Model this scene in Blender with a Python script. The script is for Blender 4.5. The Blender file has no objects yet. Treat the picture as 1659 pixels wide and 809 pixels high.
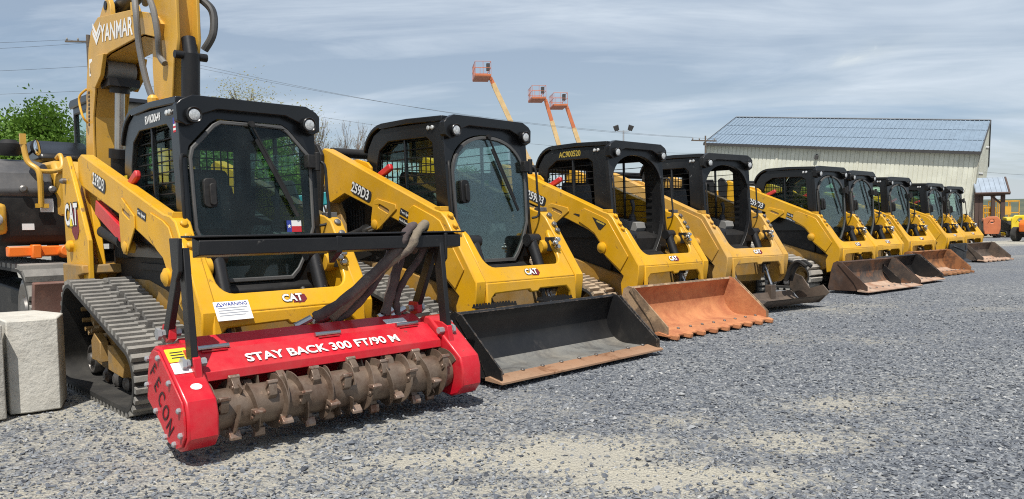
import bpy, math, random
from mathutils import Vector, Matrix, noise
from mathutils.geometry import tessellate_polygon
R = math.radians
rnd = random.Random(7)
S = bpy.context.scene
COL = S.collection

# ------------------------------------------------------------------ camera
cam_d = bpy.data.cameras.new('camera')
cam = bpy.data.objects.new('camera', cam_d)
COL.objects.link(cam)
cam_d.sensor_width = 36.0
cam_d.lens = 1239.16 / 1659 * 36
cam_d.shift_y = (443.8 - 404.5) / 1659
cam_d.clip_end = 6000
PITCH, ROLL = 0.0613, -0.0152
_f = Vector((0, math.cos(PITCH), -math.sin(PITCH)))
_u = Vector((0, math.sin(PITCH), math.cos(PITCH)))
_r = Vector((1, 0, 0))
_r2 = math.cos(ROLL) * _r + math.sin(ROLL) * _u
_u2 = -math.sin(ROLL) * _r + math.cos(ROLL) * _u
cam.matrix_world = Matrix(((_r2.x, _u2.x, -_f.x, 0), (_r2.y, _u2.y, -_f.y, 0), (_r2.z, _u2.z, -_f.z, 1.16), (0, 0, 0, 1)))
S.camera = cam

# ------------------------------------------------------------------ light
SUN_EL, SUN_H = R(61), Vector((-0.08, -1.0, 0)).normalized()
sdir = SUN_H * math.cos(SUN_EL) + Vector((0, 0, math.sin(SUN_EL)))
sun_d = bpy.data.lights.new('sun', 'SUN')
sun_d.energy = 4.2
sun_d.angle = R(0.5)
sun_d.color = (1.0, 0.955, 0.88)
sun = bpy.data.objects.new('sun', sun_d)
COL.objects.link(sun)
sun.rotation_euler = sdir.to_track_quat('Z', 'Y').to_euler()

S.view_settings.view_transform = 'Standard'
S.view_settings.look = 'None'
S.view_settings.exposure = 0.42
S.view_settings.gamma = 1.0
S.cycles.filter_width = 1.1
S.cycles.use_denoising = False
S.cycles.max_bounces = 8
S.cycles.transparent_max_bounces = 24
S.cycles.sample_clamp_indirect = 6.0

world = bpy.data.worlds.new('World')
S.world = world
world.use_nodes = True
def build_world():
    nt = world.node_tree
    nt.nodes.clear()
    N, L = nt.nodes.new, nt.links.new
    out = N('ShaderNodeOutputWorld'); bg = N('ShaderNodeBackground')
    bg.inputs['Strength'].default_value = 0.072
    sky = N('ShaderNodeTexSky'); sky.sky_type = 'NISHITA'; sky.sun_disc = False
    sky.sun_elevation = SUN_EL
    sky.sun_rotation = math.atan2(SUN_H.x, SUN_H.y)
    sky.air_density = 1.0; sky.dust_density = 1.4; sky.ozone_density = 1.0
    tc = N('ShaderNodeTexCoord')
    sep = N('ShaderNodeSeparateXYZ'); L(tc.outputs['Generated'], sep.inputs[0])
    def math_(op, a, b=None, clamp=False):
        m = N('ShaderNodeMath'); m.operation = op; m.use_clamp = clamp
        for i, x in enumerate((a, b)):
            if x is None: continue
            if isinstance(x, (int, float)): m.inputs[i].default_value = x
            else: L(x, m.inputs[i])
        return m.outputs[0]
    # clouds lie on a flat layer: the direction is divided by its height
    den = math_('ADD', math_('MAXIMUM', sep.outputs['Z'], 0.0), 0.13)
    px = math_('DIVIDE', sep.outputs['X'], den)
    py = math_('DIVIDE', sep.outputs['Y'], den)
    comb = N('ShaderNodeCombineXYZ'); L(px, comb.inputs[0]); L(py, comb.inputs[1])
    def cloud(scale, stretch, rot, det, rough, dist, off):
        mp = N('ShaderNodeMapping'); mp.vector_type = 'POINT'
        mp.inputs['Location'].default_value = off
        mp.inputs['Rotation'].default_value = (0, 0, R(rot))
        mp.inputs['Scale'].default_value = stretch
        L(comb.outputs[0], mp.inputs[0])
        n = N('ShaderNodeTexNoise'); n.inputs['Scale'].default_value = scale
        n.inputs['Detail'].default_value = det; n.inputs['Roughness'].default_value = rough
        n.inputs['Distortion'].default_value = dist
        L(mp.outputs[0], n.inputs['Vector'])
        return n.outputs['Fac']
    def ramp(x, a, b):
        mr = N('ShaderNodeMapRange'); mr.interpolation_type = 'SMOOTHSTEP'
        mr.inputs['From Min'].default_value = a; mr.inputs['From Max'].default_value = b
        L(x, mr.inputs['Value']); return mr.outputs[0]
    veil = ramp(cloud(0.55, (0.6, 1.1, 1), 24, 6, 0.55, 0.6, (3.1, 1.7, 0)), 0.30, 0.66)
    wisp = ramp(cloud(1.5, (0.5, 1.3, 1), 30, 9, 0.62, 0.9, (0.4, 5.2, 0)), 0.40, 0.78)
    dark = ramp(cloud(0.9, (0.55, 1.2, 1), 10, 6, 0.55, 0.6, (7.7, 2.9, 0)), 0.52, 0.76)
    amt = math_('ADD', math_('MULTIPLY', veil, 0.62), math_('MULTIPLY', wisp, 0.40), True)
    # thin haze brightens the lowest sky
    low = math_('POWER', math_('SUBTRACT', 1.0, math_('MAXIMUM', sep.outputs['Z'], 0.0), True), 7.0)
    amt = math_('MAXIMUM', math_('MAXIMUM', amt, 0.30), math_('MULTIPLY', low, 0.75))
    ccol = N('ShaderNodeMix'); ccol.data_type = 'RGBA'
    ccol.inputs['A'].default_value = (7.4, 8.3, 9.3, 1)
    ccol.inputs['B'].default_value = (4.3, 5.7, 7.5, 1)
    L(math_('MULTIPLY', dark, 0.9), ccol.inputs['Factor'])
    # one bright lens-shaped cloud with a grey underside, upper right
    def blob(cx, cy, ax, ay, ang):
        c, s_ = math.cos(ang), math.sin(ang)
        dx = math_('SUBTRACT', px, cx); dy = math_('SUBTRACT', py, cy)
        u = math_('DIVIDE', math_('ADD', math_('MULTIPLY', dx, c), math_('MULTIPLY', dy, s_)), ax)
        v = math_('DIVIDE', math_('SUBTRACT', math_('MULTIPLY', dy, c), math_('MULTIPLY', dx, s_)), ay)
        q = math_('ADD', math_('POWER', math_('ABSOLUTE', u), 2.0), math_('POWER', math_('ABSOLUTE', v), 2.0))
        return math_('POWER', 2.718, math_('MULTIPLY', q, -1.0))
    tex = ramp(cloud(2.6, (1, 1, 1), 20, 8, .6, .8, (2, 2, 0)), .28, .72)
    brt = math_('MULTIPLY', blob(1.22, 2.80, .21, .12, 2.23), tex, True)
    shd = math_('MULTIPLY', blob(1.05, 2.99, .27, .17, 2.23), math_('ADD', tex, .25), True)
    c2 = N('ShaderNodeMix'); c2.data_type = 'RGBA'; L(math_('MULTIPLY', shd, .85), c2.inputs['Factor']); L(ccol.outputs['Result'], c2.inputs['A']); c2.inputs['B'].default_value = (3.9, 5.2, 7.0, 1)
    c3 = N('ShaderNodeMix'); c3.data_type = 'RGBA'; L(brt, c3.inputs['Factor']); L(c2.outputs['Result'], c3.inputs['A']); c3.inputs['B'].default_value = (9.0, 9.6, 9.7, 1)
    amt = math_('MAXIMUM', amt, math_('MAXIMUM', brt, shd))
    ccol = c3
    mx = N('ShaderNodeMix'); mx.data_type = 'RGBA'
    L(amt, mx.inputs['Factor']); L(sky.outputs[0], mx.inputs['A']); L(ccol.outputs['Result'], mx.inputs['B'])
    L(mx.outputs['Result'], bg.inputs['Color'])
    L(bg.outputs[0], out.inputs[0])
build_world()

# ------------------------------------------------------------------ materials
MATS = {}
def mat(name, base, rough=0.5, metal=0.0, alt=None, alt_scale=3.0, alt_lo=0.45, alt_hi=0.65, alt_detail=6,
        dust=None, dust_amt=0.0, dust_scale=1.3, bump=0.0, bump_scale=40.0, spec=0.5, coat=0.0, streak=False, wear=None):
    """a painted or weathered surface: base colour, worn patches (alt) and a layer of dust, all from object-space noise"""
    m = bpy.data.materials.new(name); m.use_nodes = True
    nt = m.node_tree; N, L = nt.nodes.new, nt.links.new
    p = nt.nodes['Principled BSDF']
    p.inputs['Roughness'].default_value = rough
    p.inputs['Metallic'].default_value = metal
    p.inputs['Specular IOR Level'].default_value = spec
    p.inputs['Coat Weight'].default_value = coat
    p.inputs['Coat Roughness'].default_value = 0.12
    tc = N('ShaderNodeTexCoord'); oi = N('ShaderNodeObjectInfo')
    add = N('ShaderNodeVectorMath'); add.operation = 'ADD'
    sc = N('ShaderNodeVectorMath'); sc.operation = 'SCALE'; sc.inputs['Scale'].default_value = 37.0
    cb = N('ShaderNodeCombineXYZ')
    L(oi.outputs['Random'], cb.inputs[0]); L(oi.outputs['Random'], cb.inputs[1])
    L(cb.outputs[0], sc.inputs[0]); L(tc.outputs['Object'], add.inputs[0]); L(sc.outputs[0], add.inputs[1])
    vec = add.outputs[0]
    def noise_(scale, detail=6, rough_=0.6, dist=0.0, v=None):
        n = N('ShaderNodeTexNoise'); n.inputs['Scale'].default_value = scale
        n.inputs['Detail'].default_value = detail; n.inputs['Roughness'].default_value = rough_
        n.inputs['Distortion'].default_value = dist
        L(v or vec, n.inputs['Vector']); return n.outputs['Fac']
    def rng(x, a, b, c=0.0, d=1.0):
        r = N('ShaderNodeMapRange'); r.interpolation_type = 'SMOOTHSTEP'
        for k, val in (('From Min', a), ('From Max', b), ('To Min', c), ('To Max', d)): r.inputs[k].default_value = val
        L(x, r.inputs['Value']); return r.outputs[0]
    def mix(f, a, b):
        x = N('ShaderNodeMix'); x.data_type = 'RGBA'
        L(f, x.inputs['Factor'])
        for s, v in (('A', a), ('B', b)):
            if isinstance(v, tuple): x.inputs[s].default_value = (*v, 1)
            else: L(v, x.inputs[s])
        return x.outputs['Result']
    # small tonal drift everywhere so that no panel is one flat value
    drift = rng(noise_(1.7, 4), 0.3, 0.7)
    col = mix(drift, tuple(c * 0.88 for c in base), tuple(min(1, c * 1.10) for c in base))
    if alt:
        v2 = vec
        if streak:
            mp = N('ShaderNodeMapping'); mp.inputs['Scale'].default_value = (1, 1, 0.15); L(vec, mp.inputs[0]); v2 = mp.outputs[0]
        a = rng(noise_(alt_scale, alt_detail, 0.68, 0.3, v2), alt_lo, alt_hi)
        col = mix(a, col, alt)
    if dust:
        dm = rng(noise_(dust_scale, 8, 0.7), 0.35, 0.75, 0.0, dust_amt)
        col = mix(dm, col, dust)
        rr = rng(dm, 0.0, 1.0, rough, min(1, rough + 0.4)); L(rr, p.inputs['Roughness'])
    if wear:      # paint rubbed off along the edges of the plate
        bv = N('ShaderNodeBevel'); bv.samples = 3; bv.inputs['Radius'].default_value = 0.012
        ge = N('ShaderNodeNewGeometry'); dt = N('ShaderNodeVectorMath'); dt.operation = 'DOT_PRODUCT'
        L(bv.outputs[0], dt.inputs[0]); L(ge.outputs['Normal'], dt.inputs[1])
        e = rng(dt.outputs['Value'], 0.97, 0.80)
        wn = rng(noise_(16, 9, 0.7), 0.46, 0.60)
        wm = N('ShaderNodeMath'); wm.operation = 'MULTIPLY'; L(e, wm.inputs[0]); L(wn, wm.inputs[1])
        col = mix(wm.outputs[0], col, wear)
    L(col, p.inputs['Base Color'])
    if bump:
        b = N('ShaderNodeBump'); b.inputs['Strength'].default_value = bump; b.inputs['Distance'].default_value = 0.01
        L(noise_(bump_scale, 5, 0.65), b.inputs['Height']); L(b.outputs[0], p.inputs['Normal'])
    MATS[name] = m
    return m

DUST = (0.36, 0.32, 0.25)
Y = mat('yellow_paint', (0.62, 0.325, 0.007), 0.42, spec=.32, alt=(0.24, 0.13, 0.03), alt_scale=11, alt_lo=0.615, alt_hi=0.68, alt_detail=10, dust=DUST, dust_amt=0.16, dust_scale=2.4, bump=0.03, bump_scale=25, coat=0.06, wear=(0.16, 0.10, 0.05))
Y_OLD = mat('worn_yellow_paint', (0.56, 0.30, 0.035), 0.55, alt=(0.25, 0.15, 0.06), alt_scale=6, alt_lo=0.58, alt_hi=0.70, dust=DUST, dust_amt=0.34, dust_scale=2.2, bump=0.08, bump_scale=30, wear=(0.14, 0.08, 0.05))
Y_DIRTY = mat('dusty_yellow_frame', (0.34, 0.175, 0.015), 0.6, alt=(0.20, 0.13, 0.05), alt_scale=5, alt_lo=0.45, alt_hi=0.7, dust=DUST, dust_amt=0.45, bump=0.08)
Y_EXC = mat('excavator_yellow', (0.60, 0.33, 0.03), 0.42, alt=(0.28, 0.19, 0.06), alt_scale=6, alt_lo=0.62, alt_hi=0.75, dust=DUST, dust_amt=0.25, bump=0.04, coat=0.15)
BLK = mat('black_paint', (0.007, 0.0075, 0.0085), 0.30, alt=(0.02, 0.02, 0.02), alt_scale=5, alt_lo=0.62, alt_hi=0.8, dust=(0.10, 0.095, 0.085), dust_amt=0.06, bump=0.03, coat=0.1, spec=.4)
BLK_SPL = mat('splashed_black_paint', (0.008, 0.0085, 0.01), 0.36, alt=(0.34, 0.34, 0.33), alt_scale=13, alt_lo=0.655, alt_hi=0.72, alt_detail=9, dust=(0.14, 0.135, 0.12), dust_amt=0.12, spec=.4)
BLK_MAT = mat('matt_black_steel', (0.009, 0.009, 0.0095), 0.6, alt=(0.03, 0.028, 0.026), alt_scale=4, alt_lo=0.5, alt_hi=0.75, dust=(0.09, 0.08, 0.07), dust_amt=0.15, bump=0.05, spec=.35)
BLK_BAR = mat('scuffed_black_steel', (0.009, 0.009, 0.01), 0.42, alt=(0.10, 0.095, 0.09), alt_scale=9, alt_lo=0.66, alt_hi=0.74, dust=(0.10, 0.09, 0.08), dust_amt=0.1, bump=0.06, spec=.4)
RUB = mat('dark_rubber', (0.016, 0.0155, 0.015), 0.8, dust=(0.14, 0.13, 0.11), dust_amt=0.3, dust_scale=3, bump=0.1, bump_scale=20)
TREAD = mat('dusty_tread_rubber', (0.17, 0.163, 0.15), 0.9, alt=(0.08, 0.077, 0.073), alt_scale=6, alt_lo=0.5, alt_hi=0.75, dust=(0.33, 0.315, 0.28), dust_amt=0.7, dust_scale=3, bump=0.25, bump_scale=35)
TREAD_CLAY = mat('clay_covered_tread', (0.36, 0.26, 0.17), 0.95, alt=(0.16, 0.12, 0.09), alt_scale=7, alt_lo=0.5, alt_hi=0.7, dust=(0.45, 0.37, 0.27), dust_amt=0.7, dust_scale=3, bump=0.35, bump_scale=30)
TREAD_PALE = mat('pale_dried_mud_tread', (0.30, 0.28, 0.25), 0.95, alt=(0.12, 0.11, 0.10), alt_scale=5, alt_lo=0.5, alt_hi=0.7, dust=(0.45, 0.43, 0.38), dust_amt=0.7, dust_scale=3, bump=0.3, bump_scale=30)
STEEL = mat('bright_steel', (0.55, 0.54, 0.52), 0.28, 1.0, dust=(0.3, 0.28, 0.25), dust_amt=0.2)
DSTEEL = mat('dull_steel', (0.20, 0.19, 0.18), 0.5, 0.8, alt=(0.16, 0.09, 0.05), alt_scale=8, alt_lo=0.55, alt_hi=0.7)
RED = mat('red_paint', (0.52, 0.007, 0.020), 0.33, alt=(0.12, 0.03, 0.025), alt_scale=12, alt_lo=0.66, alt_hi=0.70, alt_detail=10, dust=(0.42, 0.27, 0.22), dust_amt=0.14, dust_scale=3, bump=0.03, coat=0.1, spec=.35, wear=(0.16, 0.11, 0.09))
RED_LOCK = mat('red_lock_paint', (0.50, 0.01, 0.018), 0.4, dust=DUST, dust_amt=0.15)
DRUM = mat('worn_brown_steel', (0.150, 0.106, 0.077), 0.42, 0.35, alt=(0.10, 0.06, 0.04), alt_scale=9, alt_lo=0.45, alt_hi=0.68, dust=(0.33, 0.27, 0.21), dust_amt=0.38, dust_scale=4, bump=0.25, bump_scale=30)
BUCKET_BLK = mat('black_bucket_paint', (0.010, 0.0105, 0.012), 0.40, alt=(0.035, 0.032, 0.03), alt_scale=5, alt_lo=0.55, alt_hi=0.75, dust=(0.12, 0.108, 0.09), dust_amt=0.14, bump=0.05, spec=.4, wear=(0.20, 0.15, 0.11))
BUCKET_WORN = mat('polished_bucket_floor', (0.17, 0.17, 0.16), 0.45, 0.0, alt=(0.07, 0.072, 0.075), alt_scale=4, alt_lo=0.42, alt_hi=0.66, dust=(0.36, 0.32, 0.25), dust_amt=0.5, dust_scale=2, bump=0.06)
EDGE = mat('rusty_cutting_edge', (0.36, 0.20, 0.115), 0.6, 0.2, alt=(0.20, 0.09, 0.04), alt_scale=8, alt_lo=0.5, alt_hi=0.7, dust=(0.42, 0.32, 0.22), dust_amt=0.4, bump=0.12)
CLAY = mat('orange_clay', (0.44, 0.175, 0.075), 0.92, alt=(0.34, 0.115, 0.05), alt_scale=6, alt_lo=0.4, alt_hi=0.65, dust=(0.58, 0.27, 0.11), dust_amt=0.5, dust_scale=4, bump=0.35, bump_scale=40)
CLAY_SIDE = mat('clay_splattered_steel', (0.13, 0.09, 0.06), 0.8, alt=(0.40, 0.27, 0.16), alt_scale=6, alt_lo=0.45, alt_hi=0.6, dust=(0.40, 0.25, 0.14), dust_amt=0.5, dust_scale=5, bump=0.3, bump_scale=45)
RUST = mat('rusty_bucket_steel', (0.065, 0.036, 0.024), 0.6, 0.15, alt=(0.035, 0.033, 0.034), alt_scale=3, alt_lo=0.48, alt_hi=0.62, dust=(0.24, 0.13, 0.075), dust_amt=0.45, dust_scale=3, bump=0.1)
RUST_IN = mat('rusty_bucket_inside', (0.05, 0.043, 0.04), 0.6, 0.1, alt=(0.19, 0.085, 0.04), alt_scale=3, alt_lo=0.48, alt_hi=0.62, dust=(0.30, 0.20, 0.13), dust_amt=0.35, dust_scale=4, bump=0.1)
RUST_FLOOR = mat('dusty_rust_floor', (0.40, 0.25, 0.17), 0.8, alt=(0.26, 0.13, 0.075), alt_scale=4, alt_lo=0.45, alt_hi=0.65, dust=(0.50, 0.42, 0.33), dust_amt=0.6, dust_scale=3, bump=0.12)
ORANGE_RUST = mat('orange_rust', (0.27, 0.11, 0.04), 0.75, alt=(0.10, 0.045, 0.022), alt_scale=4, alt_lo=0.45, alt_hi=0.62, dust=(0.42, 0.25, 0.12), dust_amt=0.4, bump=0.12)
BROWN = mat('brown_bucket_steel', (0.075, 0.055, 0.043), 0.65, 0.1, alt=(0.035, 0.03, 0.027), alt_scale=4, alt_lo=0.45, alt_hi=0.62, dust=(0.26, 0.20, 0.15), dust_amt=0.45, bump=0.1)
SEAT = mat('black_vinyl', (0.022, 0.022, 0.024), 0.55, dust=(0.2, 0.18, 0.16), dust_amt=0.3, bump=0.1)
GREYPL = mat('grey_plastic', (0.20, 0.20, 0.195), 0.55, dust=DUST, dust_amt=0.3)
SLEEVE = mat('brown_nylon_sleeve', (0.062, 0.045, 0.046), 0.92, alt=(0.12, 0.095, 0.085), alt_scale=5, alt_lo=0.5, alt_hi=0.7, dust=(0.26, 0.22, 0.18), dust_amt=0.35, dust_scale=4, bump=0.5, bump_scale=60)
SLEEVE_P = mat('tan_nylon_sleeve', (0.20, 0.165, 0.12), 0.92, alt=(0.10, 0.08, 0.07), alt_scale=6, alt_lo=0.5, alt_hi=0.7, bump=0.5, bump_scale=60)
HOSE = mat('black_hose', (0.02, 0.02, 0.021), 0.5, dust=(0.2, 0.19, 0.17), dust_amt=0.4)
GHOSE = mat('grey_hose', (0.13, 0.13, 0.13), 0.6, dust=(0.25, 0.23, 0.2), dust_amt=0.4, bump=0.2, bump_scale=80)
WHITE = mat('white_vinyl', (0.78, 0.78, 0.76), 0.5, dust=DUST, dust_amt=0.12)
INK = mat('black_ink', (0.02, 0.02, 0.022), 0.5)
GREYINK = mat('grey_ink', (0.30, 0.32, 0.36), 0.6)
BLUEINK = mat('blue_ink', (0.03, 0.05, 0.28), 0.5)
REDINK = mat('red_ink', (0.50, 0.02, 0.03), 0.5)
DARKRED = mat('dark_red_ink', (0.16, 0.012, 0.02), 0.5)
YINK = mat('yellow_vinyl', (0.75, 0.60, 0.02), 0.5, dust=DUST, dust_amt=0.1)
GOLDINK = mat('faded_yellow_ink', (0.45, 0.33, 0.05), 0.6)
CONC = mat('pale_concrete', (0.50, 0.485, 0.435), 0.9, alt=(0.30, 0.285, 0.25), alt_scale=5, alt_lo=0.48, alt_hi=0.75, alt_detail=9, dust=(0.60, 0.57, 0.50), dust_amt=0.5, dust_scale=7, bump=0.8, bump_scale=28)
TAN = mat('cream_boom_paint', (0.60, 0.42, 0.20), 0.5, alt=(0.40, 0.27, 0.13), alt_scale=2, alt_lo=0.5, alt_hi=0.75)
ORANGE = mat('orange_paint', (0.52, 0.155, 0.06), 0.5, alt=(0.38, 0.12, 0.07), alt_scale=3, alt_lo=0.55, alt_hi=0.75)
ORANGE2 = mat('bright_orange_paint', (0.75, 0.16, 0.015), 0.45)
YBRIGHT = mat('bright_yellow_paint', (0.72, 0.52, 0.01), 0.4, dust=DUST, dust_amt=0.15)
GOLD = mat('amber_paint', (0.62, 0.31, 0.01), 0.45, dust=DUST, dust_amt=0.2)
GREEN = mat('lime_paint', (0.30, 0.46, 0.06), 0.45)
TEAL = mat('teal_paint', (0.02, 0.22, 0.24), 0.45)
SIDING = mat('cream_metal_siding', (0.60, 0.60, 0.50), 0.55, alt=(0.56, 0.555, 0.455), alt_scale=0.4, alt_lo=0.4, alt_hi=0.7)
ROOFM = mat('galvanised_roofing', (0.20, 0.265, 0.335), 0.5, 0.1, alt=(0.19, 0.25, 0.315), alt_scale=0.1, alt_lo=0.3, alt_hi=0.8)
BRONZE = mat('dark_bronze_trim', (0.045, 0.042, 0.04), 0.5)
WOOD = mat('dark_brown_timber', (0.075, 0.045, 0.035), 0.8, bump=0.2)
POLE = mat('weathered_pole', (0.11, 0.085, 0.065), 0.9, bump=0.2)
GALV = mat('galvanised_steel', (0.40, 0.41, 0.42), 0.5, 0.6)
BARK = mat('tree_bark', (0.085, 0.066, 0.05), 0.95, bump=0.3)
TWIG = mat('bare_twig', (0.15, 0.115, 0.085), 0.95)

def glass_mat(name, tint, refl=0.05):
    m = bpy.data.materials.new(name); m.use_nodes = True
    nt = m.node_tree; nt.nodes.clear(); N, L = nt.nodes.new, nt.links.new
    o = N('ShaderNodeOutputMaterial'); mx = N('ShaderNodeMixShader')
    t = N('ShaderNodeBsdfTransparent'); t.inputs[0].default_value = (*tint, 1)
    g = N('ShaderNodeBsdfGlossy'); g.inputs['Roughness'].default_value = 0.03
    d = N('ShaderNodeBsdfDiffuse'); d.inputs[0].default_value = (0.35, 0.36, 0.34, 1)
    fr = N('ShaderNodeFresnel'); fr.inputs['IOR'].default_value = 1.52
    ad = N('ShaderNodeMath'); ad.operation = 'MULTIPLY'; ad.inputs[1].default_value = refl; L(fr.outputs[0], ad.inputs[0])
    # dusty film on the pane
    tc = N('ShaderNodeTexCoord'); n = N('ShaderNodeTexNoise'); n.inputs['Scale'].default_value = 3.0; n.inputs['Detail'].default_value = 7
    L(tc.outputs['Object'], n.inputs['Vector'])
    mr = N('ShaderNodeMapRange'); mr.inputs['From Min'].default_value = 0.35; mr.inputs['From Max'].default_value = 0.8
    mr.inputs['To Min'].default_value = 0.0; mr.inputs['To Max'].default_value = 0.035; L(n.outputs['Fac'], mr.inputs['Value'])
    m2 = N('ShaderNodeMixShader'); L(mr.outputs[0], m2.inputs[0]); L(t.outputs[0], m2.inputs[1]); L(d.outputs[0], m2.inputs[2])
    L(ad.outputs[0], mx.inputs[0]); L(m2.outputs[0], mx.inputs[1]); L(g.outputs[0], mx.inputs[2]); L(mx.outputs[0], o.inputs[0])
    return m
GLASS = glass_mat('tinted_cab_glass', (0.72, 0.82, 0.81), 0.5)
GLASS_SIDE = glass_mat('side_glass', (0.85, 0.95, 0.92), 0.12)
LENS = mat('lamp_lens', (0.50, 0.51, 0.50), 0.12, 0.3, alt=(.7,.7,.68), alt_scale=60, alt_lo=.45, alt_hi=.55, spec=0.8, coat=0.8)
MIRROR = mat('mirror_glass', (0.7, 0.72, 0.74), 0.05, 1.0)

# ------------------------------------------------------------------ mesh helper
class MB:
    """collects pieces of one part and links them as ONE mesh object"""
    def __init__(s):
        s.v, s.f, s.m, s.cur = [], [], [], 0
    def slot(s, i):
        s.cur = i; return s
    def add(s, vs, fs):
        o = len(s.v); s.v += [tuple(a) for a in vs]
        for f in fs:
            s.f.append(tuple(i + o for i in f)); s.m.append(s.cur)
        return s
    def box(s, x0, x1, y0, y1, z0, z1):
        return s.add([(x0, y0, z0), (x1, y0, z0), (x1, y1, z0), (x0, y1, z0), (x0, y0, z1), (x1, y0, z1), (x1, y1, z1), (x0, y1, z1)],
                     [(0, 3, 2, 1), (4, 5, 6, 7), (0, 1, 5, 4), (1, 2, 6, 5), (2, 3, 7, 6), (3, 0, 4, 7)])
    def slab(s, poly, O, U, V, t0, t1, holes=()):
        """a plate: outline (u, v) in the frame O, U, V, thick from t0 to t1 along U x V"""
        O, U, V = Vector(O), Vector(U), Vector(V); Nn = U.cross(V).normalized()
        loops = [list(poly)] + [list(h) for h in holes]
        def area(p): return sum(p[i][0] * p[(i + 1) % len(p)][1] - p[(i + 1) % len(p)][0] * p[i][1] for i in range(len(p)))
        if area(loops[0]) < 0: loops[0].reverse()
        for h in loops[1:]:
            if area(h) > 0: h.reverse()
        flat = [p for l in loops for p in l]; n = len(flat)
        P = lambda p, t: O + U * p[0] + V * p[1] + Nn * t
        vs = [P(p, t0) for p in flat] + [P(p, t1) for p in flat]
        fs = []
        if len(loops) == 1:
            fs += [tuple(range(n, 2 * n)), tuple(range(n - 1, -1, -1))]
        else:
            for t in tessellate_polygon([[Vector((p[0], p[1], 0)) for p in l] for l in loops]):
                a, b, c = t
                ar = (flat[b][0] - flat[a][0]) * (flat[c][1] - flat[a][1]) - (flat[c][0] - flat[a][0]) * (flat[b][1] - flat[a][1])
                if ar < 0: b, c = c, b
                fs += [(a + n, b + n, c + n), (c, b, a)]
        k = 0
        for l in loops:
            for i in range(len(l)):
                a, b = k + i, k + (i + 1) % len(l)
                fs.append((a, b, b + n, a + n))
            k += len(l)
        return s.add(vs, fs)
    def prism(s, poly, ax, t0, t1, holes=()):
        if ax == 'y':   # outline (x, z)
            return s.slab(poly, (0, 0, 0), (1, 0, 0), (0, 0, 1), -t1, -t0, holes)
        if ax == 'x':   # outline (y, z)
            return s.slab(poly, (0, 0, 0), (0, 1, 0), (0, 0, 1), t0, t1, holes)
        return s.slab(poly, (0, 0, 0), (1, 0, 0), (0, 1, 0), t0, t1, holes)
    def tube(s, pts, r, n=8, closed=False, caps=True):
        pts = [Vector(p) for p in pts]; k = len(pts)
        rr = r if isinstance(r, (list, tuple)) else [r] * k
        up = None; vs = []
        for i, p in enumerate(pts):
            if closed: d = pts[(i + 1) % k] - pts[i - 1]
            else: d = pts[min(i + 1, k - 1)] - pts[max(i - 1, 0)]
            d.normalize()
            if up is None:
                up = d.orthogonal().normalized()
            up = (up - d * up.dot(d))
            if up.length < 1e-6: up = d.orthogonal()
            up.normalize(); w = d.cross(up)
            for j in range(n):
                a = 2 * math.pi * j / n
                vs.append(p + (up * math.cos(a) + w * math.sin(a)) * rr[i])
        fs = []
        for i in range(k if closed else k - 1):
            b = (i + 1) % k
            for j in range(n):
                jj = (j + 1) % n
                fs.append((i * n + j, i * n + jj, b * n + jj, b * n + j))
        if caps and not closed:
            fs.append(tuple(range(n - 1, -1, -1))); fs.append(tuple((k - 1) * n + j for j in range(n)))
        return s.add(vs, fs)
    def cyl(s, p0, p1, r, n=16, r1=None):
        return s.tube([p0, p1], [r, r if r1 is None else r1], n)
    def bar(s, p0, p1, w, h, up=(0, 0, 1)):
        p0, p1 = Vector(p0), Vector(p1); d = (p1 - p0); ln = d.length; d.normalize()
        up = Vector(up); up = (up - d * up.dot(d)).normalized(); sd = d.cross(up)
        vs = []
        for q in (p0, p1):
            for a, b in ((-1, -1), (1, -1), (1, 1), (-1, 1)):
                vs.append(q + sd * (a * w / 2) + up * (b * h / 2))
        return s.add(vs, [(3, 2, 1, 0), (4, 5, 6, 7), (0, 1, 5, 4), (1, 2, 6, 5), (2, 3, 7, 6), (3, 0, 4, 7)])
    def lathe(s, prof, O, axis, n=20):
        """profile (along the axis, radius)"""
        axis = Vector(axis).normalized(); O = Vector(O); u = axis.orthogonal().normalized(); w = axis.cross(u)
        vs = []; k = len(prof)
        for a, r in prof:
            for j in range(n):
                t = 2 * math.pi * j / n
                vs.append(O + axis * a + (u * math.cos(t) + w * math.sin(t)) * max(r, 1e-4))
        fs = [(i * n + j, i * n + (j + 1) % n, (i + 1) * n + (j + 1) % n, (i + 1) * n + j) for i in range(k - 1) for j in range(n)]
        fs += [tuple(range(n - 1, -1, -1)), tuple((k - 1) * n + j for j in range(n))]
        return s.add(vs, fs)
    def text(s, txt, size, O, U, V, bold=0.02, depth=0.001, xs=1.0, center=True):
        c = bpy.data.curves.new('lettering', 'FONT'); c.body = txt; c.size = size
        c.offset = bold * size; c.resolution_u = 3; c.fill_mode = 'FRONT'
        c.align_x = 'CENTER' if center else 'LEFT'; c.align_y = 'CENTER'
        o = bpy.data.objects.new('lettering', c)
        me = o.to_mesh()
        O, U, V = Vector(O), Vector(U).normalized(), Vector(V).normalized(); Nn = U.cross(V)
        vs = [O + U * (v.co.x * xs) + V * v.co.y + Nn * depth for v in me.vertices]
        s.add(vs, [tuple(p.vertices) for p in me.polygons])
        o.to_mesh_clear(); bpy.data.objects.remove(o); bpy.data.curves.remove(c)
        return s
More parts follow.
